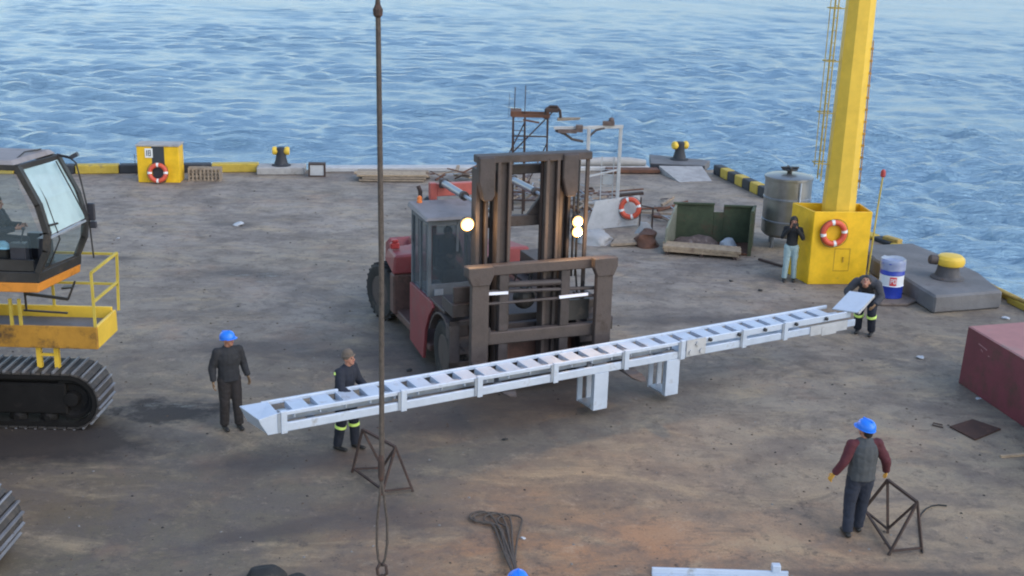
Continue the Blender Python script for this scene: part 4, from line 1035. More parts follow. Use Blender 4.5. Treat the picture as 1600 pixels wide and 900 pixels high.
b.hexa([(.8, 3.28, 1.28), (1.6, 3.28, 1.28), (1.5, 4.4, 1.36), (.8, 4.5, 1.36), (.8, 3.30, 1.72), (1.55, 3.30, 1.70), (1.42, 4.3, 1.62), (.8, 4.4, 1.66)])
b.build('rear_fender', m_red, t, bevel=.04)
b = B(); b.hexa([(-.79, 2.4, 1.1), (.79, 2.4, 1.1), (.79, 5.3, 1.1), (-.79, 5.3, 1.1), (-.74, 2.4, 1.80), (.74, 2.4, 1.80), (.70, 5.2, 1.66), (-.70, 5.2, 1.66)]); b.build('engine_hood', m_red, t, bevel=.05)
b = B(); b.prism([(4.95, .4), (5.5, .45), (5.65, .8), (5.6, 1.45), (5.32, 1.6), (4.97, 1.2)], 'x', -1.15, 1.25); b.build('counterweight', m_red, t, bevel=.05)
b = B(); b.cbox((-1.36, 4.0, 1.74), (.20, .12, .14)); b.cbox((-1.36, 3.98, 1.85), (.14, .1, .08)); b.build('tail_lamp', m_redlamp, t, bevel=.02)
# left lower panel
b = B(); b.prism([(2.1, 1.46), (2.1, .22), (1.15, .13), (1.02, .75), (.80, 1.12), (.52, 1.38), (.62, 1.47)], 'x', -1.56, -1.50); b.build('lower_door_panel', m_red, t, bevel=.008)
b = B(); b.prism(arc(0, .64, .78, R(20), R(165), 14) + arc(0, .64, .74, R(165), R(20), 14), 'x', -1.56, -1.02)
b.prism(arc(0, .64, .78, R(20), R(165), 14) + arc(0, .64, .74, R(165), R(20), 14), 'x', 1.02, 1.56); b.build('front_fender', m_mast2, t, bevel=.006)
# deck ahead of cab, brackets
b = B(); b.box(-1.52, -.72, -.1, .88, 1.44, 1.50); b.box(.72, 1.5, -.1, 2.4, 1.40, 1.46)
b.box(-.7, .7, -.2, 2.35, 1.10, 1.35)
b.box(.95, 1.5, 1.2, 2.35, 1.46, 1.9)
b.build('deck', m_mast2, t, bevel=.01)
b = B()
b.box(-1.62, -1.42, -.75, -.68, .60, 1.50); b.box(-1.62, -1.12, -.75, -.68, .60, .70); b.box(-1.62, -1.12, -.75, -.68, 1.40, 1.50); b.box(-1.55, -1.2, -.6, -.3, 1.05, 1.35)
b.box(-1.5, -1.1, -.55, .1, 1.5, 1.75); b.box(1.15, 1.55, -.72, -.2, .9, 1.3); b.box(1.2, 1.5, -.55, .1, 1.46, 1.62)
b.box(-1.45, -.8, -.45, -.38, 1.75, 2.05)
b.tube([(-1.4, -.7, 1.0), (-1.25, -.72, .8), (-1.1, -.7, .9)], .03, 7)
b.build('bracket', m_mast, t, bevel=.01)
# cab
cab = B().box(-1.52, -.32, .92, 2.12, 1.35, 1.46).build('cab', m_cab, t, bevel=.01)
b = B(); cz0, cz1 = 1.463, 3.0
for (x, y) in ((-1.49, .97), (-.36, .97), (-1.49, 2.08), (-.36, 2.08)): b.box(x - .035, x + .035, y - .035, y + .035, cz0, cz1)
b.box(-1.515, -1.465, 1.5, 1.55, cz0, cz1); b.box(-.95, -.90, .94, .99, 2.35, cz1)
for y in (.94, 2.06): b.box(-1.455, -.395, y, y + .045, 2.9, 2.99)
for x in (-1.52, -.38): b.box(x, x + .045, 1.01, 2.04, 2.9, 2.99)
b.box(-1.455, -.395, .945, .985, 1.47, 1.72)
b.build('cab_frame', m_cab, cab, bevel=.006)
b = B(); b.hexa([(-1.60, .86, 3.005), (-.26, .86, 3.005), (-.26, 2.2, 3.04), (-1.60, 2.2, 3.04), (-1.56, .90, 3.07), (-.30, .90, 3.07), (-.30, 2.16, 3.14), (-1.56, 2.16, 3.14)])
b.build('roof', m_roof, cab, bevel=.015)
b = B(); b.box(-1.44, -.41, .965, .972, 1.73, 2.89); b.build('windscreen', m_gfork, cab)
b = B(); b.box(-1.492, -1.485, 1.02, 1.48, 1.48, 2.89); b.box(-1.492, -1.485, 1.56, 2.03, 1.48, 2.89); b.build('door_glass', m_gfork, cab)
b = B(); b.box(-.372, -.365, 1.02, 2.03, 1.48, 2.89); b.build('side_glass', m_gfork, cab)
b = B(); b.box(-1.12, -.62, 1.5, 1.95, 1.62, 1.80); b.hexa([(-1.12, 1.88, 1.8), (-.62, 1.88, 1.8), (-.62, 2.0, 1.8), (-1.12, 2.0, 1.8), (-1.10, 1.94, 2.45), (-.64, 1.94, 2.45), (-.64, 2.02, 2.45), (-1.10, 2.02, 2.45)]); b.box(-1.0, -.74, 1.6, 1.85, 1.463, 1.62); b.build('seat', m_dark, cab, bevel=.03)
b = B(); b.tube([(-.87, 1.1, 1.5), (-.87, 1.22, 2.1)], .03, 8); b.torus((-.87, 1.23, 2.12), .17, .015, (0, -.45, 1), 20, 7); b.box(-1.2, -.5, 1.0, 1.12, 1.72, 1.95); b.build('steering_column', m_dark, cab)
b = B(); b.box(-1.40, -1.22, .90, .93, 1.5, 1.62); b.build('plate', m_galv2, cab)
b = B(); b.lathe([(.055, 3.13), (.055, 3.16), (.05, 3.17), (.048, 3.24), (.02, 3.27), (0, 3.27)], c=(-1.38, 2.02, 0), seg=14); b.build('beacon', m_beacon, cab, smooth=40)
# air cleaner, exhaust, overhead tilt frame
b = B(); b.lathe([(.10, 1.7), (.10, 2.85)], c=(-.98, 2.55, 0), seg=16); b.lathe([(.06, 2.85), (.06, 2.98), (.15, 2.99), (.16, 3.05), (.10, 3.12), (0, 3.13)], c=(-.98, 2.55, 0), seg=18); b.build('air_cleaner', m_dark, t, smooth=35)
b = B(); b.tube([(-1.15, 2.75, 1.7), (-1.15, 2.75, 3.2), (-1.18, 2.80, 3.3)], .045, 10); b.build('exhaust_pipe', m_rustd, t, smooth=35)
b = B()
for x in (-.98, .10): b.box(x - .07, x + .07, 2.34, 2.50, 1.6, 3.44)
b.box(-.91, .03, 2.34, 2.50, 3.16, 3.42); b.box(.17, .80, 2.36, 2.48, 3.38, 3.46)
b.build('overhead_frame', m_redtop, t, bevel=.012)
for x in (-.80, .70):
    tc_ = B().tube([(x, 2.28, 3.45), (x, 2.2, 3.45), (x, .95, 3.46)], .075, 14).build('tilt_cylinder', m_chrome, t, smooth=35)
    B().tube([(x, .95, 3.46), (x, -.5, 3.48)], .035, 10).build('rod', m_galv2, tc_)
    b = B(); b.lathe([(.09, -.02), (.09, .08), (.04, .08)], c=(x, .98, 3.46), axis=(0, -1, 0), seg=14); b.cbox((x, 2.26, 3.45), (.16, .12, .18)); b.build('gland', m_mast, tc_)
# mast: outer rails, inner rails, cross members
for s_, c0 in ((-1, -.17), (1, -.17)):
    x0 = c0 + s_ * .81
    b = B(); b.box(x0 - .15, x0 - .08, -.72, -.44, .35, 4.30); b.box(x0 + .02, x0 + .08, -.72, -.44, .35, 4.30) ; b.box(x0 - .08, x0 + .02, -.60, -.56, .35, 4.30)
    b.build('outer_rail', m_mast, t, bevel=.008)
    x1 = c0 + s_ * .47
    b = B(); b.box(x1 - .14, x1 - .08, -.86, -.58, .45, 4.48); b.box(x1 + .07, x1 + .13, -.86, -.58, .45, 4.48); b.box(x1 - .08, x1 + .07, -.76, -.72, .45, 4.48)
    b.build('inner_rail', m_mast2, t, bevel=.008)
    b = B(); b.prism([(x0 - .17, 4.54), (x0 + .14, 4.54), (x0 + .14, 3.85), (x0 + .08, 3.75), (x0 - .08, 3.75), (x0 - .17, 4.1)], 'y', -.905, -.73); b.build('mast_head', m_mast, t, bevel=.02)
    b = B()
    for yy in (0, .05): b.tube([(x1 - s_ * .16, -.70 + yy, 1.9), (x1 - s_ * .16, -.70 + yy, 4.4)], .018, 6)
    b.build('lift_chain', m_rustd, t)
    b = B(); b.tube([(x1 + s_ * .12, -.5, .6), (x1 + s_ * .12, -.5, 2.6)], .07, 12); b.tube([(x1 + s_ * .12, -.5, 2.6), (x1 + s_ * .12, -.5, 4.4)], .04, 10); b.build('lift_cylinder', m_mast, t, smooth=35)
b = B(); b.box(-1.16, 1.06, -.86, -.60, 4.42, 4.56); b.box(-.9, .56, -.44, -.36, 4.12, 4.3); b.build('top_crossmember', m_mast, t, bevel=.015)
b = B(); b.box(-.9, .56, -.44, -.32, 3.14, 3.34)
b.prism([(.36, 3.34), (.36, 3.85), (-.02, 3.34)], 'y', -.42, -.34); b.build('crossmember', m_mast2, t, bevel=.01)
b = B(); b.box(-.9, .56, -.44, -.34, 2.36, 2.44); b.build('crossmember', m_mast2, t, bevel=.01)
b = B(); b.box(-.9, .56, -.44, -.32, 1.0, 1.25)
b.box(-.9, .56, -.44, -.32, .45, .7); b.build('crossmember', m_mast2, t, bevel=.01)
b = B(); b.box(.98, 1.04, -.80, -.74, 1.75, 4.42); b.build('hose_guard', m_mast, t)
b = B(); b.tube([(.76, -.78, 2.2), (.76, -.78, 4.4)], .022, 7); b.tube([(.84, -.78, 2.2), (.84, -.78, 4.4)], .022, 7)
b.tube([(.84, -.8, 2.3), (.86, -.85, 1.9), (.95, -.9, 1.8), (1.0, -.85, 2.1)], .02, 7); b.build('hydraulic_hose', m_black, t, smooth=True)
b = B(); b.tube([(-.2, -.5, 2.35), (-.32, -.6, 2.1), (-.1, -.7, 1.95), (0, -.6, 2.3)], .018, 7); b.tube([(.1, -.5, 2.35), (.02, -.6, 2.05), (-.1, -.7, 2.0)], .018, 7); b.build('hydraulic_hose', m_black, t, smooth=True)
# carriage
b = B(); b.box(-1.42, 1.46, -1.06, -.90, 2.40, 2.60); b.build('top_carriage_beam', m_mast2, t, bevel=.02)
b = B(); b.box(-1.30, 1.40, -1.06, -.90, 1.08, 1.32); b.build('bottom_carriage_beam', m_mast2, t, bevel=.02)
b = B()
for x in (-.68, .54): b.box(x - .09, x + .09, -1.04, -.88, .55, 1.078); b.box(x - .09, x + .09, -1.04, -.88, 1.323, 2.397)
b.build('carriage_plate', m_mast, t, bevel=.01)
b = B(); b.tube([(-1.1, -1.0, 2.10), (1.15, -1.0, 2.0)], .035, 8); b.tube([(-1.1, -1.02, 1.87), (1.15, -1.02, 1.86)], .03, 8); b.tube([(-.6, -.98, 2.2), (.6, -.98, 2.16)], .06, 10); b.build('shift_cylinder', m_mast, t, smooth=40)
b = B(); b.box(-.75, .65, -.95, -.89, .35, .50); b.ball((-.05, -.45, 1.75), .22, 1, .9, 1, 14); b.box(.70, 1.12, -.86, -.80, 1.35, 1.75); b.build('drive_housing', m_dark, t)
b = B(); b.beam((-1.02, -1.085, 2.085), (-.62, -1.085, 2.075), .03, .05); b.build('reflective_strip', m_reflwhite, t)
b = B(); b.beam((.40, -1.085, 1.90), (.98, -1.085, 1.915), .03, .05); b.build('reflective_strip', m_reflwhite, t)
for x, xt in ((-1.19, -.78), (1.27, 1.76)):
    fk = B()
    fk.box(x - .165, x + .165, -1.20, -1.07, .78, 2.45)
    fk.prism([(x - .24, 2.62), (x + .24, 2.62), (x + .24, 2.45), (x + .165, 2.28), (x - .165, 2.28), (x - .24, 2.45)], 'y', -1.23, -1.065)
    fk.hexa([(x - .165, -1.20, .70), (x + .165, -1.20, .70), (x + .165, -1.07, .70), (x - .165, -1.07, .70), (x - .165, -1.20, .78), (x + .165, -1.20, .78), (x + .165, -1.07, .78), (x - .165, -1.07, .78)])
    fk.build('fork_shank', m_mast2, t, bevel=.012)
    fb = B(); w_ = .15
    fb.hexa([(x - w_, -1.21, .74), (x + w_, -1.21, .74), (x + w_, -1.19, .84), (x - w_, -1.19, .84), (x - w_ * .8 + .0, -2.75, .80), (x + w_ * .8, -2.75, .80), (x + w_ * .8, -2.75, .835), (x - w_ * .8, -2.75, .835)])
    fb.hexa([(x - w_ * .8, -2.75, .80), (x + w_ * .8, -2.75, .80), (x + w_ * .8, -2.75, .835), (x - w_ * .8, -2.75, .835), (x - w_ * .35, -2.95, .815), (x + w_ * .35, -2.95, .815), (x + w_ * .35, -2.95, .832), (x - w_ * .35, -2.95, .832)])
    fb.build('fork_blade', m_mast2, t, bevel=.008)
    fk = B(); fk.box(x + .17, x + .22, -1.15, -1.08, 1.2, 1.45); fk.build('locking_pin', m_mast, t)
# work lamps
def lamp(x, y, z, r_=.085):
    l_ = B().lathe([(r_ * .5, .0), (r_ * 1.05, .03), (r_ * 1.15, .10), (r_ * 1.15, .12), (r_, .12)], c=(x, y, z), axis=(0, -1, -.12), seg=18).build('headlight', m_dark, t, smooth=40)
    b = B(); b.lathe([(r_ * 1.0, .118), (r_ * .8, .15), (r_ * .4, .165), (0, .17)], c=(x, y, z), axis=(0, -1, -.12), seg=18); b.build('lens', m_lampring, l_, smooth=True)
    b = B(); b.lathe([(r_ * .62, .150), (r_ * .6, .172), (r_ * .3, .19), (0, .195)], c=(x, y, z), axis=(0, -1, -.12), seg=18); b.build('bulb', m_lamp, l_, smooth=True)
    pd = bpy.data.lights.new('headlight_glow', 'POINT'); pd.energy = 9; pd.color = (1, .55, .2); pd.shadow_soft_size = .06
    po = bpy.data.objects.new('headlight_glow', pd); COL.objects.link(po); po.parent = l_; po.location = (x, y - .30, z)
    ld = bpy.data.lights.new('headlight_beam', 'SPOT'); ld.energy = 45; ld.color = (1, .62, .28); ld.spot_size = R(95); ld.spot_blend = .7; ld.shadow_soft_size = .07
    lo = bpy.data.objects.new('headlight_beam', ld); COL.objects.link(lo); lo.parent = l_; lo.location = (x, y - .24, z - .03); lo.rotation_euler = (R(62), 0, R(180))
    return l_
lamp(-1.30, -.62, 3.32, .12); lamp(.79, -.80, 3.295, .10); lamp(.79, -.80, 3.095, .10)
b = B(); b.beam((-1.30, -.56, 3.2), (-1.30, -.56, 3.4), .03, .03); b.beam((-1.3, -.54, 3.3), (-1.02, -.5, 3.3), .03, .03); b.beam((.79, -.76, 2.95), (.79, -.76, 3.42), .04, .04); b.build('lamp_bracket', m_mast, t)

# ================================================================== EXCAVATOR
t = thing('tracked_excavator', 'yellow and black tracked excavator with raised cab at the left edge', 'excavator', (-9.5, 17, 0), 0)
def track(y0, y1, xe, xs, sub):
    H_ = 1.04; r_ = H_ / 2; tr = thing('crawler_track', None, None, (0, 0, 0)); tr.parent = t
    for k in ('label', 'category'):
        if k in tr: del tr[k]
    # path, outer
    def path(r, n=14):
        pts = arc(xe - r_, r_, r, R(90), R(-90), n) + arc(xs + r_, r_, r, R(-90), R(-270), n)
        return pts
    b = B(); po = path(r_ - .05); pi = path(r_ - .13); n = len(po)
    for j in range(n):
        a0, a1, c0, c1 = po[j], po[(j + 1) % n], pi[j], pi[(j + 1) % n]
        b.hexa([(a0[0], y0 + .02, a0[1]), (a1[0], y0 + .02, a1[1]), (a1[0], y1 - .02, a1[1]), (a0[0], y1 - .02, a0[1]), (c0[0], y0 + .02, c0[1]), (c1[0], y0 + .02, c1[1]), (c1[0], y1 - .02, c1[1]), (c0[0], y1 - .02, c0[1])])
    b.build('track_belt', m_under, tr, world=True)
    # shoes
    b = B(); per = []
    def along(s):
        L_ = (xe - r_) - (xs + r_); C_ = math.pi * r_
        s = s % (2 * L_ + 2 * C_)
        if s < L_: return (xs + r_ + s, H_), 0.
        s -= L_
        if s < C_: a = s / r_; return (xe - r_ + math.sin(a) * r_, r_ + math.cos(a) * r_), a
        s -= C_
        if s < L_: return (xe - r_ - s, 0.0), math.pi
        s -= L_; a = math.pi + s / r_; return (xs + r_ + math.sin(a) * r_, r_ + math.cos(a) * r_), a
    tot = 2 * ((xe - r_) - (xs + r_)) + 2 * math.pi * r_; ns = int(tot / .165)
    for k in range(ns):
        (px_, pz_), a = along(k * tot / ns)
        m_ = Matrix.Translation((px_, (y0 + y1) / 2, pz_)) @ Matrix.Rotation(a, 4, 'Y')
        hw = (y1 - y0) / 2
        b.hexa([m_ @ Vector(p) for p in ((-.072, -hw, -.045), (.072, -hw, -.045), (.072, hw, -.045), (-.072, hw, -.045), (-.072, -hw, -.018), (.072, -hw, -.018), (.072, hw, -.018), (-.072, hw, -.018))])
        b.mi = 1
        for gx in (-.045,):
            b.hexa([m_ @ Vector(p) for p in ((gx - .018, -hw, -.018), (gx + .020, -hw, -.018), (gx + .020, hw, -.018), (gx - .018, hw, -.018), (gx - .012, -hw, .020), (gx + .013, -hw, .020), (gx + .013, hw, .020), (gx - .012, hw, .020))])
        b.mi = 0
    so_ = b.build('track_shoes', [mat('dark_shoe_plate', (.05, .045, .043), .7, var=.4, dirt=(.10, .08, .065), dirt_amt=.45, dirt_scale=6), m_track], tr, world=True); so_['kind'] = 'stuff'
    b = B(); b.box(xs + .6, xe - .6, y0 + .10, y1 - .10, .24, .80); b.prism([(xs + .5, .8), (xe - .5, .8), (xe - .8, .9), (xs + .8, .9)], 'y', y0 + .16, y1 - .16); b.build('track_frame', m_under, tr, world=True, bevel=.03)
    b = B(); nr = 7
    for k in range(nr):
        x = xs + .95 + k * ((xe - xs - 1.9) / (nr - 1)); b.lathe([(.13, 0), (.15, .02), (.15, .09), (.09, .12), (.05, .16), (0, .16)], c=(x, y0 + .24, .17), axis=(0, -1, 0), seg=18)
    b.build('rollers', m_under, tr, world=True, smooth=35)
    for x in (xe - r_, xs + r_):
        b = B(); b.lathe([(.37, 0), (.37, .12), (.30, .13), (.24, .05), (.14, .05), (.12, .17), (0, .18)], c=(x, y0 + .26, r_), axis=(0, -1, 0), seg=28); b.build('idler', m_under, tr, world=True, smooth=35)
track(18.42, 19.20, -6.95, -12.0, 0)
track(13.58, 14.36, -6.58, -12.0, 1)
b = B(); b.box(-11.2, -8.9, 14.4, 18.4, .45, .85); b.box(-10.9, -8.95, 14.0, 18.5, .5, .75); b.lathe([(.9, .85), (.9, 1.15)], c=(-9.6, 16.9, 0), seg=30); b.build('car_body', m_dark, t, world=True, bevel=.03)
b = B(); b.box(-13.2, -9.7, 15.3, 18.6, 1.16, 1.42); b.box(-14.2, -10.6, 15.4, 17.9, 1.42, 2.5); b.build('upper_body', m_ochre, t, world=True, bevel=.05)
b = B(); b.prism([(-14.0, 2.5), (-12.2, 2.4), (-11.4, 6.5), (-12.3, 9.0), (-13.0, 8.7), (-12.6, 6.5)], 'y', 16.2, 16.8); b.build('boom', m_orange, t, world=True, bevel=.04)
b = B(); b.box(-9.5, -8.9, 18.2, 18.9, 1.42, 2.5); b.build('cab_riser', m_dark, t, world=True, bevel=.02)
# walkway
pf = B().box(-10.2, -6.93, 18.50, 18.56, 1.45, 1.84).build('walkway', m_ochre, t, world=True, bevel=.01)
b = B(); b.box(-6.99, -6.93, 18.562, 19.5, 1.45, 1.84); b.box(-10.2, -6.99, 19.44, 19.5, 1.60, 1.90); b.build('edge_beam', m_yellow, pf, world=True, bevel=.01)
b = B(); b.box(-10.2, -6.995, 18.562, 19.438, 1.66, 1.70); b.build('deck', m_conc2, pf, world=True)
b = B()
for x in (-8.05, -7.75): b.box(x, x + .08, 18.65, 18.73, 1.04, 1.45)
b.box(-8.0, -7.7, 18.66, 18.7, 1.25, 1.30); b.build('foot', m_yellow, pf, world=True)
b = B(); b.box(-7.35, -7.05, 19.5, 19.58, 1.45, 1.58); b.build('toe_block', m_rust, pf, world=True)
rl = B()
zt = 2.86; zm = 2.30
def rb(p, q, w_=.04): rl.beam(p, q, w_, w_)
rb((-6.96, 18.53, 1.84), (-6.96, 18.53, 2.78)); rb((-6.88, 19.47, 1.84), (-6.84, 19.47, zt + .02))
rb((-6.96, 18.53, 2.78), (-6.84, 19.47, zt + .02)); rb((-6.96, 18.53, zm - .02), (-6.86, 19.47, zm + .06))
rb((-6.84, 19.47, zt), (-8.6, 19.47, zt)); rb((-6.86, 19.47, zm + .02), (-8.6, 19.47, zm + .02)); rb((-8.0, 19.47, 1.84), (-8.0, 19.47, zt))
rb((-8.35, 18.53, 1.84), (-8.35, 18.53, 2.3), .045); rb((-8.2, 18.53, 1.84), (-8.2, 18.53, 2.3), .045)
rl.build('guard_rail', m_rail_y, t, world=True)
# step frame under the cab
b = B(); b.beam((-8.25, 18.9, 2.28), (-7.52, 18.9, 2.20), .035, .05); b.beam((-7.52, 18.9, 2.20), (-7.38, 18.9, 2.52), .03, .03); b.beam((-8.3, 18.9, 1.98), (-7.55, 18.9, 1.95), .03, .03)
b.beam((-8.25, 18.9, 1.98), (-8.25, 18.9, 2.6), .03, .03); b.beam((-7.6, 18.9, 2.4), (-7.42, 18.9, 2.42), .12, .03); b.build('step', m_dark, t, world=True)
# cab
cab = B()
CN, CFY = 18.05, 19.12        # near / far side of cab
# floor slab with orange skirt
cab.hexa([(-9.6, CN, 2.56), (-7.66, CN, 2.56), (-7.36, CFY, 2.62), (-9.6, CFY, 2.62), (-9.6, CN, 2.72), (-7.64, CN, 2.72), (-7.34, CFY, 2.76), (-9.6, CFY, 2.76)])
cb = cab.build('operator_cab', m_orange, t, world=True, bevel=.012)
b = B(); b.hexa([(-9.6, CN + .0, 2.723), (-7.63, CN, 2.723), (-7.33, CFY, 2.763), (-9.6, CFY, 2.763), (-9.6, CN, 2.90), (-7.60, CN, 2.90), (-7.31, CFY, 2.93), (-9.6, CFY, 2.93)])
b.build('cab_floor', m_dark, cb, world=True, bevel=.01)
def pil(yy, dx, w_=.10):
    """curved front pillar profile at depth yy"""
    pts = [(-7.66 + dx, 2.90), (-7.50 + dx, 3.25), (-7.46 + dx, 3.55), (-7.56 + dx, 4.0), (-7.84 + dx, 4.60)]
    return [Vector((x, yy, z)) for x, z in pts]
fr = B()
NP = pil(CN + .04, .02); FP = pil(CFY - .04, .27)
for Pp in (NP, FP):
    for a, c_ in zip(Pp[:-1], Pp[1:]): fr.beam(a, c_ + (c_ - a).normalized() * .02, .09, .12, up=(0, 1, 0))
fr.beam(NP[-1], FP[-1], .07, .08); fr.beam(NP[0] + Vector((0, 0, .02)), FP[0] + Vector((0, 0, .02)), .06, .05)
for yy in (CN + .04, CFY - .04):
    fr.beam((-9.55, yy, 2.9), (-9.55, yy, 4.62), .08, .08); fr.beam((-9.55, yy, 4.62), ((NP if yy < 18.5 else FP)[-1]), .07, .09)
    fr.beam((-8.75, yy, 2.9), (-8.75, yy, 4.6), .06, .07)
fr.build('cab_frame', m_dark, cb, world=True)
b = B(); b.hexa([(-9.6, CN, 4.64), (-7.86, CN, 4.64), (-7.60, CFY, 4.66), (-9.6, CFY, 4.66), (-9.58, CN + .06, 4.72), (-7.92, CN + .06, 4.71), (-7.68, CFY - .06, 4.73), (-9.58, CFY - .06, 4.74)])
b.build('roof', m_roof, cb, world=True, bevel=.01)
ws = B(); n_ = Vector((.02, 0, .01))
A_, B_, C_, D_ = NP[-1] + Vector((0, .05, -.03)), NP[2] + Vector((.0, .05, -.05)), FP[2] + Vector((0, -.05, .03)), FP[-1] + Vector((0, -.05, -.03))
v = [ws.bm.verts.new(p + n_) for p in (A_, A_.lerp(B_, .5) + Vector((.05, 0, 0)), B_, C_, C_.lerp(D_, .5) + Vector((.05, 0, 0)), D_)]
ws._f([v[0], v[1], v[4], v[5]]); ws._f([v[1], v[2], v[3], v[4]]); wso = ws.build('windscreen', m_gblue, cb, world=True)
b = B(); v = [b.bm.verts.new(p) for p in (NP[2] + Vector((0, .05, -.12)), NP[0] + Vector((0.02, .05, .06)), FP[0] + Vector((.02, -.05, .06)), FP[2] + Vector((0, -.05, -.08)))]; b._f(v); b.build('lower_window', m_gside, cb, world=True)
b = B(); b.beam(B_ + Vector((.03, -.02, -.03)), C_ + Vector((.03, .02, -.03)), .03, .035); b.build('windscreen_edge', m_galv2, cb, world=True)
b = B(); v = [b.bm.verts.new(p) for p in ((-9.5, CN + .03, 3.3), (-7.60, CN + .03, 3.3), (-7.56, CN + .03, 3.55), (-7.9, CN + .03, 4.55), (-9.5, CN + .03, 4.55))]; b._f(v); b.build('door_window', m_gside, cb, world=True)
b = B(); b.box(-8.70, -7.70, CN + .01, CN + .05, 2.92, 3.10); b.build('door_panel', m_dark, cb, world=True)
b = B(); b.tube([A_ + Vector((.06, .2, 0)), A_.lerp(B_, .5) + Vector((.12, .18, 0)), B_ + Vector((.1, .18, -.1)), NP[0] + Vector((.1, .2, .05))], .014, 6); b.tube([NP[2] + Vector((.02, .02, .12)), NP[2] + Vector((.1, .2, .12))], .018, 6)
b.build('wiper', m_black, cb, world=True)
b = B(); b.tube([D_ + Vector((.05, -.15, 0)), D_.lerp(C_, .5) + Vector((.12, -.22, 0)), C_ + Vector((.08, -.12, .05))], .012, 6); b.build('wiper', m_black, cb, world=True)
b = B(); b.tube([FP[-1] + Vector((.02, 0, .03)), FP[-1] + Vector((.2, .05, -.03)), FP[-1] + Vector((.27, .08, -.1)), (-7.25, 19.2, 4.15), (-7.18, 19.2, 3.7), (-7.15, 19.22, 2.85)], .014, 6); b.tube([FP[2] + Vector((0, 0, .1)), (-7.15, 19.2, 3.62)], .014, 6); b.build('mirror_arm', m_dark, cb, world=True)
b = B(); b.cbox((-7.12, 19.2, 3.66), (.12, .06, .30)); b.cbox((-7.10, 19.2, 3.44), (.11, .06, .12)); b.build('mirror', m_mirror, cb, world=True, bevel=.015)
b = B(); b.tube([FP[-1] + Vector((0, 0, .05)), FP[-1] + Vector((.22, .02, 0))], .014, 6); b.cbox(FP[-1] + Vector((.28, .02, .03)), (.12, .08, .07), ry=-.5); b.build('work_lamp', m_mirror, cb, world=True)
b = B(); b.tube([NP[-1] + Vector((-.1, .1, .08)), (-7.9, 18.6, 4.76), (-7.8, 19.0, 4.74)], .012, 6); b.build('roof_rail', m_dark, cb, world=True)
b = B(); b.box(-8.75, -8.2, 18.3, 18.8, 3.02, 3.22); b.box(-8.8, -8.68, 18.3, 18.8, 3.22, 3.95); b.box(-8.6, -8.3, 18.4, 18.7, 2.93, 3.02); b.build('seat', m_dark, cb, world=True, bevel=.03)
b = B(); b.box(-8.1, -7.85, 18.15, 18.3, 2.93, 3.35); b.box(-8.1, -7.85, 18.85, 19.0, 2.93, 3.35); b.tube([(-7.95, 18.25, 3.35), (-7.9, 18.27, 3.55)], .015, 6); b.ball((-7.9, 18.27, 3.57), .03); b.box(-7.8, -7.65, 18.5, 18.8, 2.93, 3.35); b.build('console', m_mirror, cb, world=True, bevel=.01)
o = crumple('blue_cloth', 'pale blue cloth lying inside the excavator cab', 'cloth', [(-8.45, 18.16), (-8.1, 18.34)], .1, mat('pale_blue_cloth', (.18, .38, .52), .8), 31, .05); o.location.z = 3.24

# ================================================================== PEOPLE
def cone(b, p, q, r1, r2, flat=1., side=(1, 0, 0), cap0=True, cap1=True, seg=14):
    """rounded tapered limb; flat scales the depth perpendicular to 'side'"""
    p, q = Vector(p), Vector(q); d = (q - p); L_ = d.length; d.normalize()
    s_ = Vector(side); s_ = s_ - d * s_.dot(d)
    if s_.length < .1: s_ = d.orthogonal()
    s_.normalize(); f_ = d.cross(s_)
    rows = []
    if cap0:
        for a in (-80, -55, -28): rows.append((-math.sin(R(-a)) * r1, r1 * math.cos(R(a))))
    for k in range(4): rows.append((L_ * k / 3, r1 + (r2 - r1) * k / 3))
    if cap1:
        for a in (28, 55, 80): rows.append((L_ + math.sin(R(a)) * r2, r2 * math.cos(R(a))))
    rings = [[b.bm.verts.new(p + d * h + (s_ * math.cos(2 * math.pi * k / seg) + f_ * math.sin(2 * math.pi * k / seg) * flat) * r_) for k in range(seg)] for h, r_ in rows]
    for i in range(len(rings) - 1):
        for k in range(seg): b._f([rings[i][k], rings[i][(k + 1) % seg], rings[i + 1][(k + 1) % seg], rings[i + 1][k]])
    b._f(rings[0][::-1]); b._f(rings[-1])
LAB = bpy.data.scenes.new('workbench')
def remesh(b, voxel, smooth_it=3):
    bmesh.ops.recalc_face_normals(b.bm, faces=b.bm.faces)
    me = bpy.data.meshes.new('tmp'); b.bm.to_mesh(me); b.bm.free()
    o = bpy.data.objects.new('tmp', me); LAB.collection.objects.link(o)
    m_ = o.modifiers.new('r', 'REMESH'); m_.mode = 'VOXEL'; m_.voxel_size = voxel
    if smooth_it: s_ = o.modifiers.new('s', 'SMOOTH'); s_.factor = .5; s_.iterations = smooth_it
    vl = LAB.view_layers[0]; vl.update(); dg = vl.depsgraph
    nm = bpy.data.meshes.new_from_object(o.evaluated_get(dg), depsgraph=dg)
    bpy.data.objects.remove(o); bpy.data.meshes.remove(me)
    return nm
def seg_dist(P_, a, c, r1, r2):
    a, c = np.array(a), np.array(c); d = c - a; L2 = max(d @ d, 1e-9)
    t_ = np.clip(((P_ - a) @ d) / L2, 0, 1)
    return np.linalg.norm(P_ - (a + t_[:, None] * d), axis=1) - (r1 + (r2 - r1) * t_)
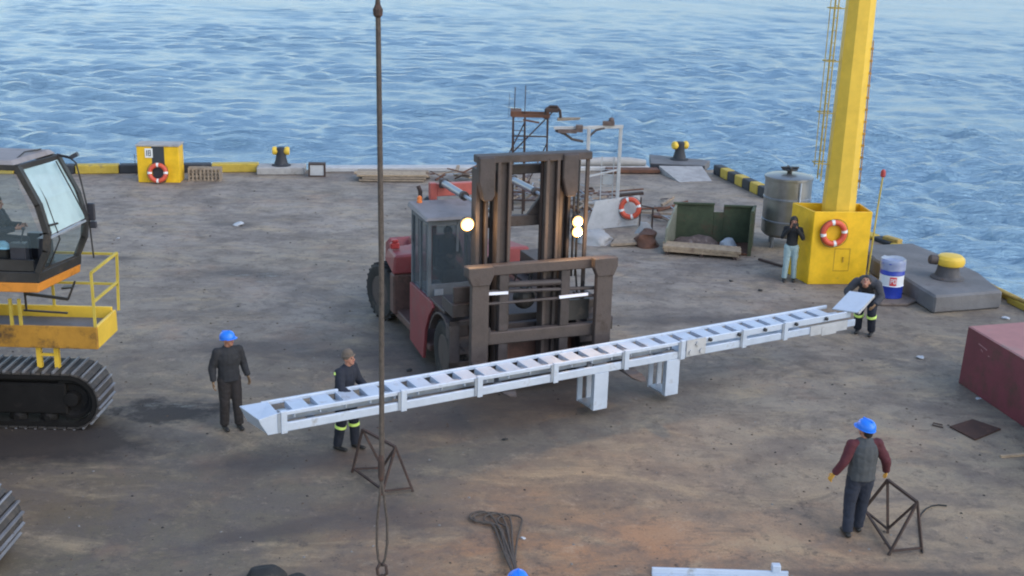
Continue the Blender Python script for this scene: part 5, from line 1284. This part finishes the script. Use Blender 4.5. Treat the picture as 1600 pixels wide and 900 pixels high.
def person(label, loc, face_deg, J, col, helmet=None, hat=None, hair=None, vest=False, bands=False, s=1., head_yaw=0., head_pitch=0., fem=False, gloves=None, cat='person', hands=None, curl=.5, lean_note=None):
    """face_deg: compass direction the body faces (0 = +Y, 90 = +X). J: joint overrides in metres, local (x right, y forward)"""
    D = dict(pelvis=(0, 0, .96), waist=(0, 0, 1.10), chest=(0, .01, 1.31), neck=(0, -.01, 1.475), head=(0, .025, 1.625),
             sR=(.185, 0, 1.415), eR=(.25, -.03, 1.13), wR=(.27, .06, .89), sL=(-.185, 0, 1.415), eL=(-.25, -.03, 1.13), wL=(-.27, .06, .89),
             hR=(.09, 0, .92), kR=(.105, .02, .50), aR=(.11, -.02, .09), hL=(-.09, 0, .92), kL=(-.105, .02, .50), aL=(-.11, -.02, .09), tR=None, tL=None)
    D.update(J); V = {k: (Vector(v) if v is not None else None) for k, v in D.items()}
    root = thing('person', label, cat, loc, R(-face_deg)); root.scale = (s, s, s)
    slim = .90 if fem else 1.
    bk = .86 if fem else 1.
    up = (V['neck'] - V['pelvis']).normalized()
    bones = []; b = B()
    SK, TR, BO, HA = 0, 1, 2, 3
    def add(p, q, r1, r2, mi, flat=1., side=(1, 0, 0), seg=14):
        cone(b, p, q, r1, r2, flat, side, seg=seg); bones.append((tuple(p), tuple(q), r1, r2, mi))
    sd = (V['sR'] - V['sL']).normalized()
    # torso
    add(V['pelvis'] - up * .02, V['waist'], .155 * slim, .135 * slim, TR, .72, sd)
    add(V['waist'], V['chest'], .135 * slim, .165 * slim, 4, .68, sd)
    add(V['chest'], V['chest'].lerp(V['neck'], .6), .165 * slim, .12 * slim, 4, .65, sd)
    add(V['sR'], V['sL'], .06, .06, 4)
    # neck, head
    hd = Matrix.Rotation(-head_yaw, 4, 'Z') @ Matrix.Rotation(-head_pitch, 4, 'X')
    hc = V['head']
    def H_(x, y, z): return hc + (hd @ Vector((x, y, z)))
    add(V['neck'] - up * .04, hc + (hd @ Vector((0, -.015, -.06))), .062, .055, SK)
    add(H_(0, -.015, .035), H_(0, .005, .01), .088, .082, SK, 1.12)
    add(H_(0, .02, -.02), H_(0, .045, -.075), .066, .040, SK)
    add(H_(0, .082, .012), H_(0, .106, -.022), .010, .017, SK, seg=8)        # nose
    add(H_(-.035, .078, .028), H_(.035, .078, .028), .013, .013, SK, seg=8)   # brow
    for e in (-1, 1): add(H_(e * .082, -.01, .018), H_(e * .082, -.008, -.025), .014, .010, SK, seg=8)
    add(H_(-.02, .083, -.053), H_(.02, .083, -.053), .011, .011, SK, seg=8)
    # legs
    for k in 'RL':
        add(V['h' + k], V['k' + k], .093 * slim, .064, TR); add(V['k' + k], V['a' + k], .062, .045, TR)
        fwd = Vector((0, 1, 0)) if V['t' + k] is None else (V['t' + k] - V['a' + k])
        tp = V['a' + k] + Vector((fwd.x, fwd.y, 0)).normalized() * .17 if V['t' + k] is None else V['t' + k]
        tz = V['a' + k].z - .055 if V['t' + k] is None else tp.z
        add(V['a' + k] + Vector((0, -.045, -.05)), Vector((tp.x, tp.y, tz)), .042, .036, BO, .9)
        add(V['a' + k] + Vector((0, 0, .04)), V['a' + k] + Vector((0, 0, -.02)), .05, .048, BO)
    # arms and hands
    for k in 'RL':
        add(V['s' + k], V['e' + k], .058 * slim, .044, 4); add(V['e' + k], V['w' + k], .042, .027, 4 if True else SK)
        d = (V['w' + k] - V['e' + k]).normalized()
        if hands and k in hands: d = Vector(hands[k]).normalized()
        sx = 1 if k == 'R' else -1
        pn = Vector((-sx, .25, 0)); pn = (pn - d * pn.dot(d)).normalized()      # palm faces the body
        sdv = d.cross(pn).normalized()
        if sdv.y < 0 and abs(d.y) < .8: sdv = -sdv
        w0 = V['w' + k]
        add(w0, w0 + d * .045, .027, .034, HA, .55, sdv); add(w0 + d * .045, w0 + d * .078, .036, .036, HA, .42, sdv)
        for j, (L_, off) in enumerate(((.070, .031), (.080, .0105), (.074, -.0105), (.058, -.031))):
            base = w0 + d * .085 + sdv * off; cu = curl * (1 + .12 * j)
            p1 = base + (d * math.cos(cu * .5) + pn * math.sin(cu * .5) + sdv * off * 2.5).normalized() * L_ * .45
            p2 = p1 + (d * math.cos(cu * 1.3) + pn * math.sin(cu * 1.3)) * L_ * .32
            p3 = p2 + (d * math.cos(cu * 2.0) + pn * math.sin(cu * 2.0)) * L_ * .25
            for a_, c_, r1, r2 in ((base, p1, .0095, .009), (p1, p2, .009, .0085), (p2, p3, .0085, .0075)): add(a_, c_, r1, r2, HA, seg=8)
        tb_ = w0 + d * .03 + sdv * .028; t1 = tb_ + (sdv * .75 + d * .6 + pn * .3).normalized() * .036; t2 = t1 + (d * .85 + sdv * .25 + pn * .35).normalized() * .03
        add(tb_, t1, .0125, .0105, HA, seg=8); add(t1, t2, .0105, .009, HA, seg=8)
    nm = remesh(b, .0065, 3)
    P_ = np.empty(len(nm.polygons) * 3); nm.polygons.foreach_get('center', P_); P_ = P_.reshape(-1, 3)
    best = np.full(len(P_), 1e9); idx = np.zeros(len(P_), int)
    for (p, q, r1, r2, mi) in bones:
        dd = seg_dist(P_, p, q, r1, r2); m_ = dd < best; best[m_] = dd[m_]; idx[m_] = mi
    for e in (-1, 1):
        ec = np.array(H_(e * .032, .088, .004)); idx[(np.linalg.norm(P_ - ec, axis=1) < .014) & (idx == 0)] = 5
    for e in (-.012, 0, .012):
        mc = np.array(H_(e, .094, -.053)); idx[(np.linalg.norm(P_ - mc, axis=1) < .011) & (idx == 0)] = 6
    nm.polygons.foreach_set('material_index', idx.astype(np.int32))
    for mm in (m_skin, col['trousers'], m_boot, (gloves or m_skin), col['top'], m_eye, m_lip): nm.materials.append(mm)
    nm.shade_smooth(); nm.name = 'body'
    bo = bpy.data.objects.new('body', nm); COL.objects.link(bo); bo.parent = root
    # jacket (torso + sleeves) as clothing
    def cloth(name, mm, fn, vox=.011, amp=.010, sc=9, it=2):
        b2 = B(); fn(b2); me = remesh(b2, vox, it)
        me.update(); N_ = [v.normal.copy() for v in me.vertices]; C_ = [v.co.copy() for v in me.vertices]
        for i_, c_ in enumerate(C_):
            n_ = mnoise.noise_vector(c_ * sc); n2 = mnoise.noise(c_ * sc * .45 + Vector((7, 3, 1)))
            C_[i_] = c_ + N_[i_] * (abs(n_.x) * amp * 1.3 - amp * .4 + n2 * amp * .6)
        me.vertices.foreach_set('co', np.array(C_, dtype=np.float32).ravel()); me.update()
        me.materials.append(mm); me.shade_smooth(); me.name = name
        o = bpy.data.objects.new(name, me); COL.objects.link(o); o.parent = root; return o
    dn = -up
    def torso(b2, ex=0.):
        hem = V['pelvis'] + dn * (.06 if not fem else -.02)
        cone(b2, hem, V['waist'], (.192 * bk + ex) * slim, (.185 * bk + ex) * slim, .80, sd, cap0=False)
        cone(b2, V['waist'], V['chest'], (.185 * bk + ex) * slim, (.205 * bk + ex) * slim, .76, sd)
        cone(b2, V['chest'], V['chest'].lerp(V['neck'], .62), (.205 * bk + ex) * slim, .13 * slim, .74, sd)
        cone(b2, V['neck'] - up * .05, V['neck'] + up * .025, .078, .068, 1, sd, cap1=False)
    def sleeves(b2):
        for k in 'RL':
            cone(b2, V['s' + k], V['e' + k], .086 * slim * bk, .070 * slim * bk); cone(b2, V['e' + k], V['w' + k].lerp(V['e' + k], .06), .070 * slim * bk, .054 * slim, cap1=False)
        cone(b2, V['sR'], V['sL'], .080 * slim, .080 * slim)
    if vest:
        cloth('sweater_sleeves', col['sleeve'], sleeves)
        cloth('vest', col['top'], lambda b2: (torso(b2, .012), cone(b2, V['sR'].lerp(V['sL'], .12), V['sL'].lerp(V['sR'], .12), .078, .078)))
    else:
        cloth('jacket' if not fem else 'sweater', col['top'], lambda b2: (torso(b2), sleeves(b2)))
    def legs(b2):
        for k in 'RL':
            cone(b2, V['h' + k], V['k' + k], .118 * slim, .090 * slim); cone(b2, V['k' + k], V['a' + k] + Vector((0, 0, -.01)), .090 * slim, .078 * slim, cap1=False)
        cone(b2, V['hR'], V['hL'], .105 * slim, .105 * slim); cone(b2, V['pelvis'] - up * .03, V['waist'], .158 * slim, .14 * slim, .78, sd)
    cloth('trousers', col['trousers'], legs)
    if bands:
        for k in 'RL':
            p, q = V['k' + k], V['a' + k]; d = (q - p).normalized(); c0 = p.lerp(q, .16)
            b2 = B(); b2.lathe([(.094, -.025), (.097, -.022), (.097, .022), (.094, .025)], c=c0, axis=d, seg=24); b2.build('reflective_band', m_reflect, root, smooth=40)
        if bands == 'shoulder':
            p = V['sR'].lerp(V['eR'], .06); b2 = B(); b2.ball((p.x + .062, p.y - .03, p.z + .015), .034, .5, 1, 1, 10); b2.build('reflective_patch', m_reflect, root, smooth=True)
    if helmet:
        b2 = B(); M_ = Matrix.Translation(hc) @ hd
        prof = [(.117, .022), (.119, .05), (.114, .085), (.099, .118), (.075, .141), (.042, .155), (.0, .159)]
        b2.lathe(prof, seg=28, sy=1.18)
        b2.lathe([(.116, .022), (.123, .018), (.124, .027), (.118, .032)], seg=28, sy=1.18)
        # peak
        for a0 in range(0, 1):
            pk = []
            for i in range(13):
                a = R(25 + i * 130 / 12); pk.append((math.cos(a) * .122, math.sin(a) * .120 * 1.18, .024)); 
            po_ = [(x * 1.06, y + .045 * math.sin(R(25 + i * 130 / 12)), .012) for i, (x, y, z) in enumerate(pk)]
            vi = [b2.bm.verts.new(p) for p in pk]; vo_ = [b2.bm.verts.new(p) for p in po_]; vi2 = [b2.bm.verts.new((p[0], p[1], p[2] + .008)) for p in pk]; vo2 = [b2.bm.verts.new((p[0], p[1], p[2] + .006)) for p in po_]
            for i in range(12): b2._f([vi[i], vi[i + 1], vo_[i + 1], vo_[i]]); b2._f([vi2[i], vo2[i], vo2[i + 1], vi2[i + 1]]); b2._f([vo_[i], vo_[i + 1], vo2[i + 1], vo2[i]])
        b2.box(-.010, .010, -.08, .08, .14, .163)
        b2.bm.transform(M_); b2.build('helmet', helmet, root, smooth=50)
    if hair:
        def hf(b2):
            cone(b2, H_(0, -.03, .045), H_(0, -.012, .045), .100, .098)
            if fem:
                cone(b2, H_(0, -.05, .03), H_(0, -.07, -.10), .09, .075); 
                for e in (-1, 1): cone(b2, H_(e * .075, -.0, .03), H_(e * .08, -.01, -.10), .032, .028)
            else: cone(b2, H_(0, -.045, .02), H_(0, -.055, -.04), .078, .065)
        cloth('hair', hair, hf, .008, .006, 25, 1)
    if hat:
        def hf2(b2): cone(b2, H_(0, -.012, .055), H_(0, -.008, .075), .106, .098)
        cloth('cap', hat, hf2, .008, .004, 20, 1)
        b2 = B(); b2.lathe([(.108, .035), (.112, .04), (.112, .06), (.108, .066)], seg=26, sy=1.08); b2.bm.transform(Matrix.Translation(hc) @ hd); b2.build('cap_brim', hat, root, smooth=40)
    return root

person('man in blue helmet and dark grey clothes standing at the ladder frame left end', (-4.80, 18.70, 0), 148,
       dict(eR=(.27, -.04, 1.15), wR=(.29, .04, .91), eL=(-.27, -.02, 1.15), wL=(-.31, .07, .93), kR=(.10, .02, .5), kL=(-.11, .04, .5), aL=(-.13, .04, .09)),
       dict(top=m_jackA, trousers=m_trouA), helmet=m_helm, s=1.0, head_yaw=R(-35), head_pitch=R(-10), gloves=m_gloveb)
person('man in brown cap and navy coverall standing behind the silver ladder frame', (-2.72, 17.98, 0), 118,
       dict(eR=(.25, .12, 1.17), wR=(.20, .33, 1.06), eL=(-.25, .12, 1.17), wL=(-.2, .33, 1.06), chest=(0, .04, 1.31), neck=(0, .06, 1.47), head=(0, .10, 1.62), sR=(.185, .04, 1.41), sL=(-.185, .04, 1.41), kL=(-.11, .10, .5), aL=(-.12, .12, .09), aR=(.11, -.08, .09), kR=(.10, .0, .5)),
       dict(top=m_navy, trousers=m_navy), hat=m_cap, bands='shoulder', s=1.0, head_pitch=R(-12), gloves=m_gloveb)
person('man in grey vest and maroon sleeves seen from behind, holding a trestle', (5.10, 15.42, 0), -8,
       dict(eR=(.32, -.05, 1.18), wR=(.42, .10, .935), eL=(-.29, -.04, 1.17), wL=(-.39, .03, .96), neck=(0, 0, 1.47), kL=(-.11, .03, .5), aL=(-.12, -.03, .09), kR=(.10, .07, .5), aR=(.10, .12, .09)),
       dict(top=m_vest, sleeve=m_maroonsl, trousers=m_jeansnavy), helmet=m_helm, hair=m_hair, vest=True, s=1.02, head_yaw=R(-28), head_pitch=R(-8), gloves=m_glove)
person('woman in black sweater and light jeans taking a photo beside the yellow tower base', (7.12, 29.0, 0), 192,
       dict(eR=(.27, .10, 1.20), wR=(.075, .24, 1.50), eL=(-.27, .10, 1.20), wL=(-.075, .24, 1.50), kR=(.10, .03, .5), kL=(-.10, .0, .5), aL=(-.12, -.03, .09), aR=(.12, .05, .09)),
       dict(top=m_topblack, trousers=m_jeans), hair=m_hair, fem=True, s=.97, hands={'R': (-.1, .0, 1), 'L': (.1, .0, 1)})
ph = B().cbox((7.12 - .02, 28.7, 1.55), (.14, .012, .075)).build('phone', m_phone)
tag(ph, 'dark phone held up by the woman in light jeans', 'phone')
person('man bending down at the right end of the ladder frame beside the blue drum', (7.85, 24.75, 0), 205,
       dict(pelvis=(0, -.16, .86), waist=(0, -.06, .98), chest=(0, .16, 1.10), neck=(0, .32, 1.16), head=(0, .44, 1.18), sR=(.19, .26, 1.12), sL=(-.19, .26, 1.12),
            eR=(.34, .34, .92), wR=(.22, .56, .80), eL=(-.30, .30, .90), wL=(-.22, .52, .78), hR=(.09, -.16, .84), hL=(-.09, -.16, .84), kR=(.12, .02, .46), kL=(-.12, .04, .46), aR=(.13, -.10, .09), aL=(-.14, -.06, .09)),
       dict(top=m_greyjack, trousers=m_navy), hair=m_hair, bands=True, s=1.14, head_pitch=R(-45), gloves=m_gloveb)
person('man in blue helmet at the bottom edge holding the wire slings', (.20, 11.30, 0), -12,
       dict(pelvis=(0, -.1, .86), waist=(0, -.04, .99), chest=(0, .08, 1.18), neck=(0, .17, 1.32), head=(0, .22, 1.40), sR=(.19, .12, 1.26), sL=(-.19, .12, 1.26), eR=(.26, .28, 1.02), wR=(.14, .52, .92), eL=(-.26, .28, 1.02), wL=(-.10, .5, .90), hR=(.09, -.1, .84), hL=(-.09, -.1, .84), kR=(.12, .12, .47), kL=(-.12, .1, .47), aR=(.12, -.08, .09), aL=(-.13, -.04, .09)),
       dict(top=m_jackA, trousers=m_navy), helmet=m_helm, s=.98, head_pitch=R(-20), gloves=m_gloveb)
SIT = dict(pelvis=(0, -.05, .56), waist=(0, -.06, .68), chest=(0, -.03, .90), neck=(0, -.02, 1.06), head=(0, .02, 1.21), sR=(.185, -.02, 1.0), sL=(-.185, -.02, 1.0), eR=(.24, .10, .76), wR=(.14, .36, .80), eL=(-.24, .10, .76), wL=(-.14, .36, .80),
           hR=(.09, -.03, .53), hL=(-.09, -.03, .53), kR=(.12, .40, .52), kL=(-.12, .40, .52), aR=(.12, .42, .12), aL=(-.12, .42, .12))
d_ = FO + Matrix.Rotation(FA, 3, 'Z') @ Vector((-.87, 1.72, 1.40))
person('driver in dark clothes sitting in the forklift cab', d_, 180 - math.degrees(FA), SIT, dict(top=m_navy, trousers=m_navy), hair=m_hair, s=.95)
S2 = dict(SIT)
person('operator in dark navy clothes sitting in the excavator cab', (-8.42, 18.52, 2.78), 90, S2, dict(top=m_navy, trousers=m_navy), hair=m_hair, s=.95)

bpy.data.scenes.remove(LAB)
